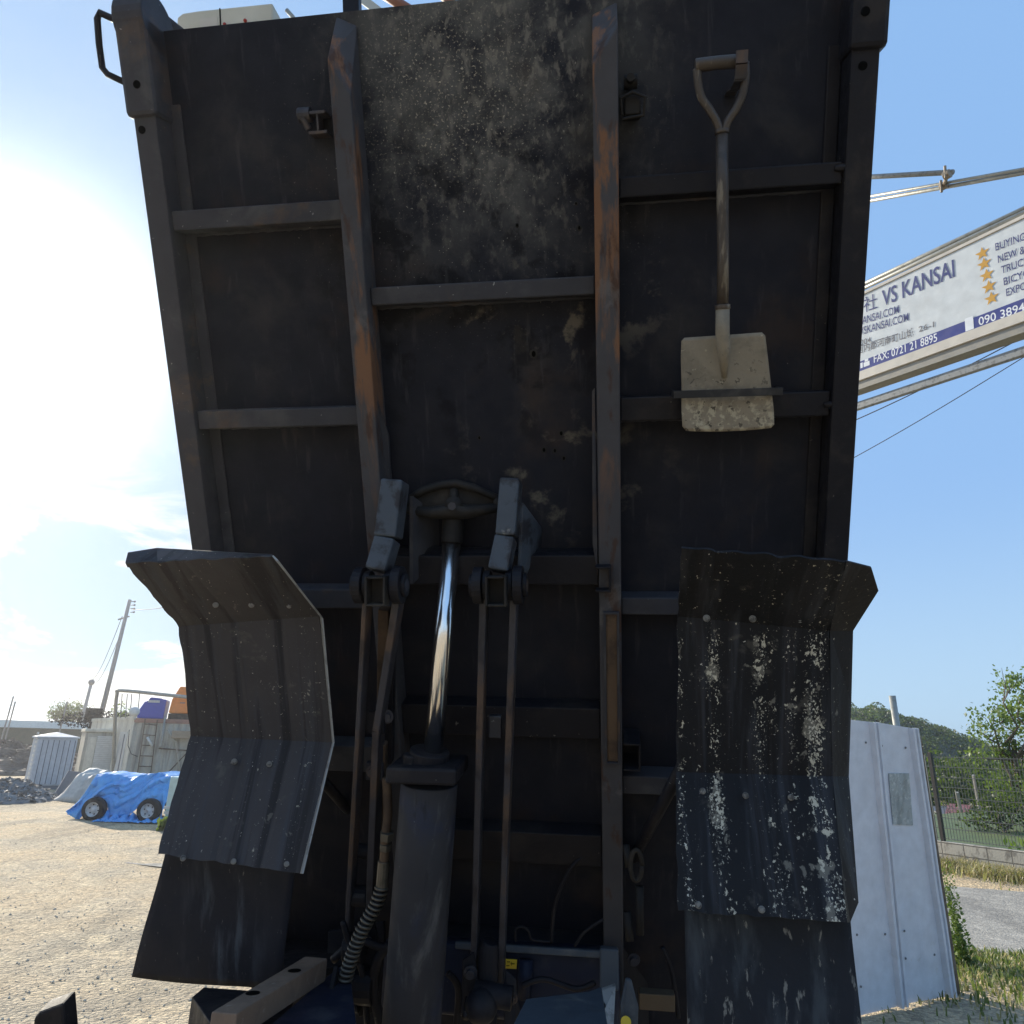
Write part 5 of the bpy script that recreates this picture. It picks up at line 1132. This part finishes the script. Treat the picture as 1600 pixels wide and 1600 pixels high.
c = mixc(t, mth(t, 'MULTIPLY', mp(t, nz(t, co(t, (1.6, 1.6, 1)), 3.5, 7., .65), .48, .64), .75), br.outputs[0], (.11, .10, .085)); L(t, c, b.inputs['Base Color']); b.inputs['Roughness'].default_value = .9
bp = N(t, 'ShaderNodeBump', i_Strength=.6); bp.inputs['Distance'].default_value = .01; L(t, mth(t, 'ADD', mth(t, 'MULTIPLY', br.outputs['Fac'], -1), nz(t, co(t), 30., 5.)), bp.inputs['Height']); L(t, bp.outputs[0], b.inputs['Normal'])
M['block'] = mt
frw = Matrix((WD, WNn, Vector((0, 0, 1)))).transposed().to_4x4(); frw.translation = wa
q = MB(); q.box(-4, 8, 0, .15, 0, wh); tag(q.build('block_wall', M['block'], None, frame=frw, local=True, bevel=.008), 'low stained concrete block wall along the far side of the road', 'wall')
WM['x'] = frw
# field behind the wall
q = MB(); q.add([frw @ Vector(k) for k in ((-4, .2, wh - .08), (30, .2, wh - .08), (30, 40, wh + .3), (-4, 40, wh + .3))], [(0, 1, 2, 3)])
M['fieldm'] = gmat('field_soil_green', (.07, .10, .03), (.12, .14, .05), one, 2.)
kind(q.build('field', M['fieldm']), 'structure')
random.seed(9); q = MB()
for _ in range(9000):
    p = frw @ Vector((random.uniform(.8, 12), random.uniform(.4, 14), wh - .05 + random.random() * .16)); q.leaf(p, random.uniform(.06, .2), Vector((random.gauss(0, .3), random.gauss(0, .3), 1)).normalized())
M['crop'] = leafmat('bright_crop_leaf', (.22, .36, .04), (.40, .52, .08))
kind(q.build('field_crop', M['crop'], frame=Matrix.Identity(4)), 'stuff')
# mesh fence on the wall line
fa = P(1475, 1314, dep(wa)); fh_ = P(1457, 1180, dep(wa)).z - wh
MF = empty('mesh_fence', frw @ Vector((0, .08, wh)), 'dark welded wire mesh fence standing on the block wall', 'fence')
M['mesh'] = plain('fence_wire_steel', (.12, .125, .12), .4, .5); M['darkpost'] = plain('dark_fence_post', (.025, .022, .02), .5)
mbF = MB(); x = 0.05; xe = 1.15
def FPt(x, z, o=.08): return frw @ Vector((x, o, z))
q = MB(); k = 0
while x < 2.6: q.bar(FPt(x, wh + .03), FPt(x, wh + fh_), .007, .007, WD); x += .055
for j in range(9):
    z = wh + .05 + (fh_ - .08) * j / 8; q.bar(FPt(-.9, z, .072), FPt(2.6, z, .072), .010, .010, Vector((0, 0, 1)))
x = -.05
while x > -.9: q.bar(FPt(x, wh + .03), FPt(x, wh + fh_), .007, .007, WD); x -= .055
kind(q.build('mesh_panel', M['mesh'], MF), 'part') if False else q.build('mesh_panel', M['mesh'], MF)
for xx in (0, 2.0): q = MB(); q.bar(FPt(xx, .0 + wh), FPt(xx, wh + fh_ + .05), .06, .06, WD); q.build('fence_post', M['darkpost'], MF)
q = MB(); q.bar(FPt(-.12, wh), FPt(-.12, wh + fh_), .03, .03, WD); q.build('brace_post', M['galv'], MF)
# posts and a small shed beyond
for (x0, y0, x1, y1, d, lab) in ((1503, 1278, 1495, 1238, 20, 'weathered grey post in front of the red roofed shed'), (1527, 1245, 1521, 1211, 24, 'slim grey post behind the mesh fence to the right of the shed')):
    b0, t0_ = P(x0, y0, d), P(x1, y1, d); q = MB(); q.tube([Vector((b0.x, b0.y, 0)), b0, t0_], .045, 8); tag(q.build('garden_post', M['concrete'], None), lab, 'post', 'posts beyond the fence')
HS = empty('garden_shed', (P(1493, 1290, 24).x, P(1493, 1290, 24).y, 0), 'small shed with faded red metal roof beyond the mesh fence', 'shed')
M['redroof'] = gmat('faded_red_roof', (.30, .10, .085), (.42, .22, .19), (4, 1, 1), 3.)
q = MB(); q.slab([P(1476, 1275, 23), P(1508, 1278, 23), P(1516, 1258, 24.2), P(1480, 1255, 24.2)], (0, 0, -.06)); q.build('roof', M['redroof'], HS)
q = MB(); a, b_ = P(1478, 1278, 23.2), P(1507, 1280, 23.2); q.hexa([Vector((a.x, a.y, 0)), Vector((b_.x, b_.y, 0)), Vector((b_.x + .1, b_.y + 1.1, 0)), Vector((a.x, a.y + 1.1, 0)), Vector((a.x, a.y, a.z + .02)), Vector((b_.x, b_.y, b_.z + .02)), Vector((b_.x + .1, b_.y + 1.1, b_.z + .3)), Vector((a.x, a.y + 1.1, a.z + .3))]); q.build('wall', M['toiletdark'], HS)
q = MB(); a = P(1518, 1290, 22); q.obox(a, Vector((.10, 0, 0)), Vector((0, .1, 0)), Vector((0, 0, .22))); tag(q.build('blue_drum', M['teal'], None, bevel=.03), 'pale blue plastic drum beside the red roofed shed', 'drum')
# white roofing panel with ribs, leaning with a dark backing panel
dPn = dep(G(1350, 1587))
BLp, BRp = G(1300, 1598), G(1492, 1557); dl, dr = dep(BLp), dep(BRp)
TLp, TRp = P(1300, 1118, dl + .42), P(1430, 1139, dr + .42)
PX = (BRp - BLp).normalized(); PYv = (TLp - BLp).normalized(); PZ = PX.cross(PYv).normalized()
ht = (TLp - BLp).length; wdn = (BRp - BLp).length
frp = Matrix((PX, PYv, PZ)).transposed().to_4x4(); frp.translation = BLp
M['panel'] = grime('white_coated_sheet', (.60, .63, .69), .45, 0, [((.46, .49, .56), (1, .4, 1), 1.6, .5, .7, .5, None), ((.32, .30, .26), one, 40., .70, .73, .5, None), ((.4, .38, .33), (1, 1, 1), 7., .58, .7, .35, sph((.9, .1, 0), .2, .6, (.5, 1, 1)))], .03, 20.)
def Lp(px, py):
    r = ray(px, py); t = (BLp - CO).dot(PZ) / r.dot(PZ); q_ = CO + r * t - BLp; return q_.dot(PX), q_.dot(PYv)
WP = empty('white_roof_panel', (0, 0, 0), 'white ribbed metal sheet panel propped upright on the grass beside the truck', 'metal panel', frame=frp)
bl, br_, tl, tr_ = Lp(1300, 1600), Lp(1492, 1557), Lp(1300, 1120), Lp(1430, 1139)
r1b, r1t = Lp(1408, 1570), Lp(1363, 1128); r2b, r2t = Lp(1484, 1556), Lp(1424, 1137)
def prow(v):
    L0 = tl[0] * v + bl[0] * (1 - v) - .25; R0 = tr_[0] * v + br_[0] * (1 - v); 
    y0 = bl[1]; 
    return L0, R0
q = MB()
rib = [(-.075, 0), (-.06, .040), (-.025, .042), (-.015, .016), (.015, .016), (.025, .042), (.06, .040), (.075, 0)]
def pan(u, v): return None
cols = []
ends = [(Lp(1300, 1600), Lp(1300, 1120), -.35, 0)]
for (rb_, rt_) in ((r1b, r1t), (r2b, r2t)):
    for o, z in rib: ends.append((rb_, rt_, o, z))
ends.append((Lp(1492, 1557), Lp(1431, 1139), 0, 0))
vs = []
NV = 12
for (bb_, tt_, o, z) in ends:
    for j in range(NV + 1):
        f = j / NV; x = bb_[0] + (tt_[0] - bb_[0]) * f + o * .62; y = bb_[1] + (tt_[1] - bb_[1]) * f
        if j == 0: y += .02 * noise.noise(Vector((x * 6, 0, 0)))
        vs.append(Vector((x, y, z + .006 * noise.noise(Vector((x * 2, y * 2, 0))))))
n = NV + 1
q.add(vs, [(i * n + j, (i + 1) * n + j, (i + 1) * n + j + 1, i * n + j + 1) for i in range(len(ends) - 1) for j in range(NV)])
q.build('sheet', M['panel'], WP, local=True, thick=.004)
l1, l2, l3, l4 = Lp(1387, 1208), Lp(1419, 1208), Lp(1425, 1289), Lp(1394, 1288)
M['foil'] = grime('silvery_label', (.34, .39, .42), .3, .2, [((.55, .60, .62), one, 30., .55, .62, .8, None), ((.2, .24, .26), (1, .3, 1), 12., .5, .62, .6, None)], .3, 60.)
q = MB(); q.slab([Vector((*k, .006)) for k in (l1, l2, l3, l4)], (0, 0, .003)); q.build('silver_label', M['foil'], WP, local=True)
for x, y in ((1352, 1160), (1377, 1165), (1414, 1168), (1338, 1460), (1382, 1459), (1412, 1454), (1414, 1497), (1459, 1491), (1344, 1541)):
    p = Lp(x, y); c = Vector((p[0], p[1], .005)); q = MB(); q.tube([c, c + Vector((0, 0, .004))], .009, 10); q.build('screw', M['toiletdark'], WP, local=True)
q = MB(); e1, e2, e3, e4 = Lp(1493, 1556), Lp(1433, 1150), Lp(1443, 1152), Lp(1506, 1561)
q.slab([Vector((*e1, -.02)), Vector((*e2, -.02)), Vector((*e3, -.02)), Vector((*e4, -.02))], (0, 0, -.10)); q.build('edge_plank', M['bark'], WP, local=True, bevel=.004)
q = MB(); e2, e3 = Lp(1431, 1149), Lp(1446, 1151); q.slab([Vector((e2[0], e2[1], -.13)), Vector((e3[0], e3[1], -.13)), Vector((e3[0] + .10, e3[1] - .6, -.13)), Vector((e2[0] + .1, e2[1] - .6, -.13))], (0, 0, -.02)); q.build('back_sheet', M['louver'], WP, local=True)
for xx in (.25, wdn * .8):
    q = MB(); a = frp @ Vector((xx, ht * .7, -.03)); q.bar(a, Vector((a.x + .05, a.y + .75, 0.0)), .05, .04, PX); q.build('prop', M['wood'], WP)
# plastic pipe rising behind the panel
pb = P(1400, 1133, 7.5); pt_ = P(1394, 1087, 7.5); q = MB(); bs = Vector((pb.x + .02, pb.y, 0)); q.tube([bs, pt_], .034, 16); tag(q.build('grey_pipe', M['galv'], None, smooth=True), 'grey vertical pipe end standing up behind the white panel', 'pipe')
# grass and weeds
def blades(name, region, n, h0, h1, mat, k='stuff', lean=.35, w=.01):
    q = MB()
    for _ in range(n):
        p = region(); h = random.uniform(h0, h1); a = random.uniform(0, 6.28); ln = Vector((math.cos(a), math.sin(a), 0)) * h * random.uniform(.1, lean * 2); sd_ = Vector((-math.sin(a), math.cos(a), 0)) * w * random.uniform(.5, 1.2)
        m_ = p + ln * .35 + Vector((0, 0, h * .6)); t_ = p + ln + Vector((0, 0, h * random.uniform(.75, 1)))
        q.add([p - sd_, p + sd_, m_ + sd_ * .7, m_ - sd_ * .7, t_], [(0, 1, 2, 3), (3, 2, 4)])
    o = q.build(name, mat, frame=Matrix.Identity(4)); return kind(o, k)
random.seed(21)
def rg():
    while True:
        s = random.uniform(-6, 6); t_ = -4.2 - abs(random.gauss(0, .9)); p = RP(s, t_)
        if p.y > 3.4: return Vector((p.x, p.y, 0))
blades('verge_grass', rg, 22000, .03, .10, M['grassm'])
blades('dry_verge_grass', rg, 14000, .02, .09, M['dry'])
def rg2(): p = frw @ Vector((random.uniform(.1, 6), -.10 - abs(random.gauss(0, .38)), 0)); return Vector((p.x, p.y, 0))
blades('straw_grass', rg2, 6500, .07, .25, M['dry'], w=.012, lean=.6)
blades('wall_foot_grass', rg2, 500, .05, .15, M['grassm'], w=.012, lean=.5)
# feathery weed beside the panel edge
wb_ = G(1506, 1508); q = MB(); 
for s in range(9):
    a0 = wb_ + Vector((random.uniform(-.06, .06), random.uniform(-.05, .05), 0)); tp_ = a0 + Vector((random.uniform(-.20, -.06), random.uniform(-.05, .05), random.uniform(.6, 1.02)))
    for k in range(130):
        f = k / 130; p = a0.lerp(tp_, f); L2 = .055 * (1 - f * .6); a = random.uniform(0, 6.28)
        q.leaf(p + Vector((math.cos(a), math.sin(a), .4)) * L2 * .5, L2, Vector((math.cos(a), math.sin(a), .5)).normalized())
tag(q.build('tall_weed', M['leafA'], None), 'tall feathery green weed growing against the white panel edge', 'weed')
q = MB(); 
c = G(262, 1296)
for k in range(160): a = random.uniform(0, 6.28); q.leaf(c + Vector((random.gauss(0, .12), random.gauss(0, .05), random.random() * .2)), .16, Vector((math.cos(a) * .3, 0, 1)).normalized())
tag(q.build('grass_tuft', M['grassm'], None), 'small grass tuft at the foot of the teal container', 'grass tuft')

# ------------------------------------------------------------------ haze: thin volume added to suggest the lens flare veil
mt = bpy.data.materials.new('veil_air'); mt.use_nodes = True; t = mt.node_tree; t.nodes.clear()
pv = N(t, 'ShaderNodeVolumePrincipled'); pv.inputs['Color'].default_value = (.95, .94, .95, 1); pv.inputs['Density'].default_value = .0009; pv.inputs['Anisotropy'].default_value = .72
ou = N(t, 'ShaderNodeOutputMaterial'); L(t, pv.outputs[0], ou.inputs['Volume'])
q = MB(); q.box(-620, 620, -310, 920, -2, 14); hzo = q.build('flare_haze', mt, None, frame=Matrix.Identity(4)); kind(hzo, 'stuff')
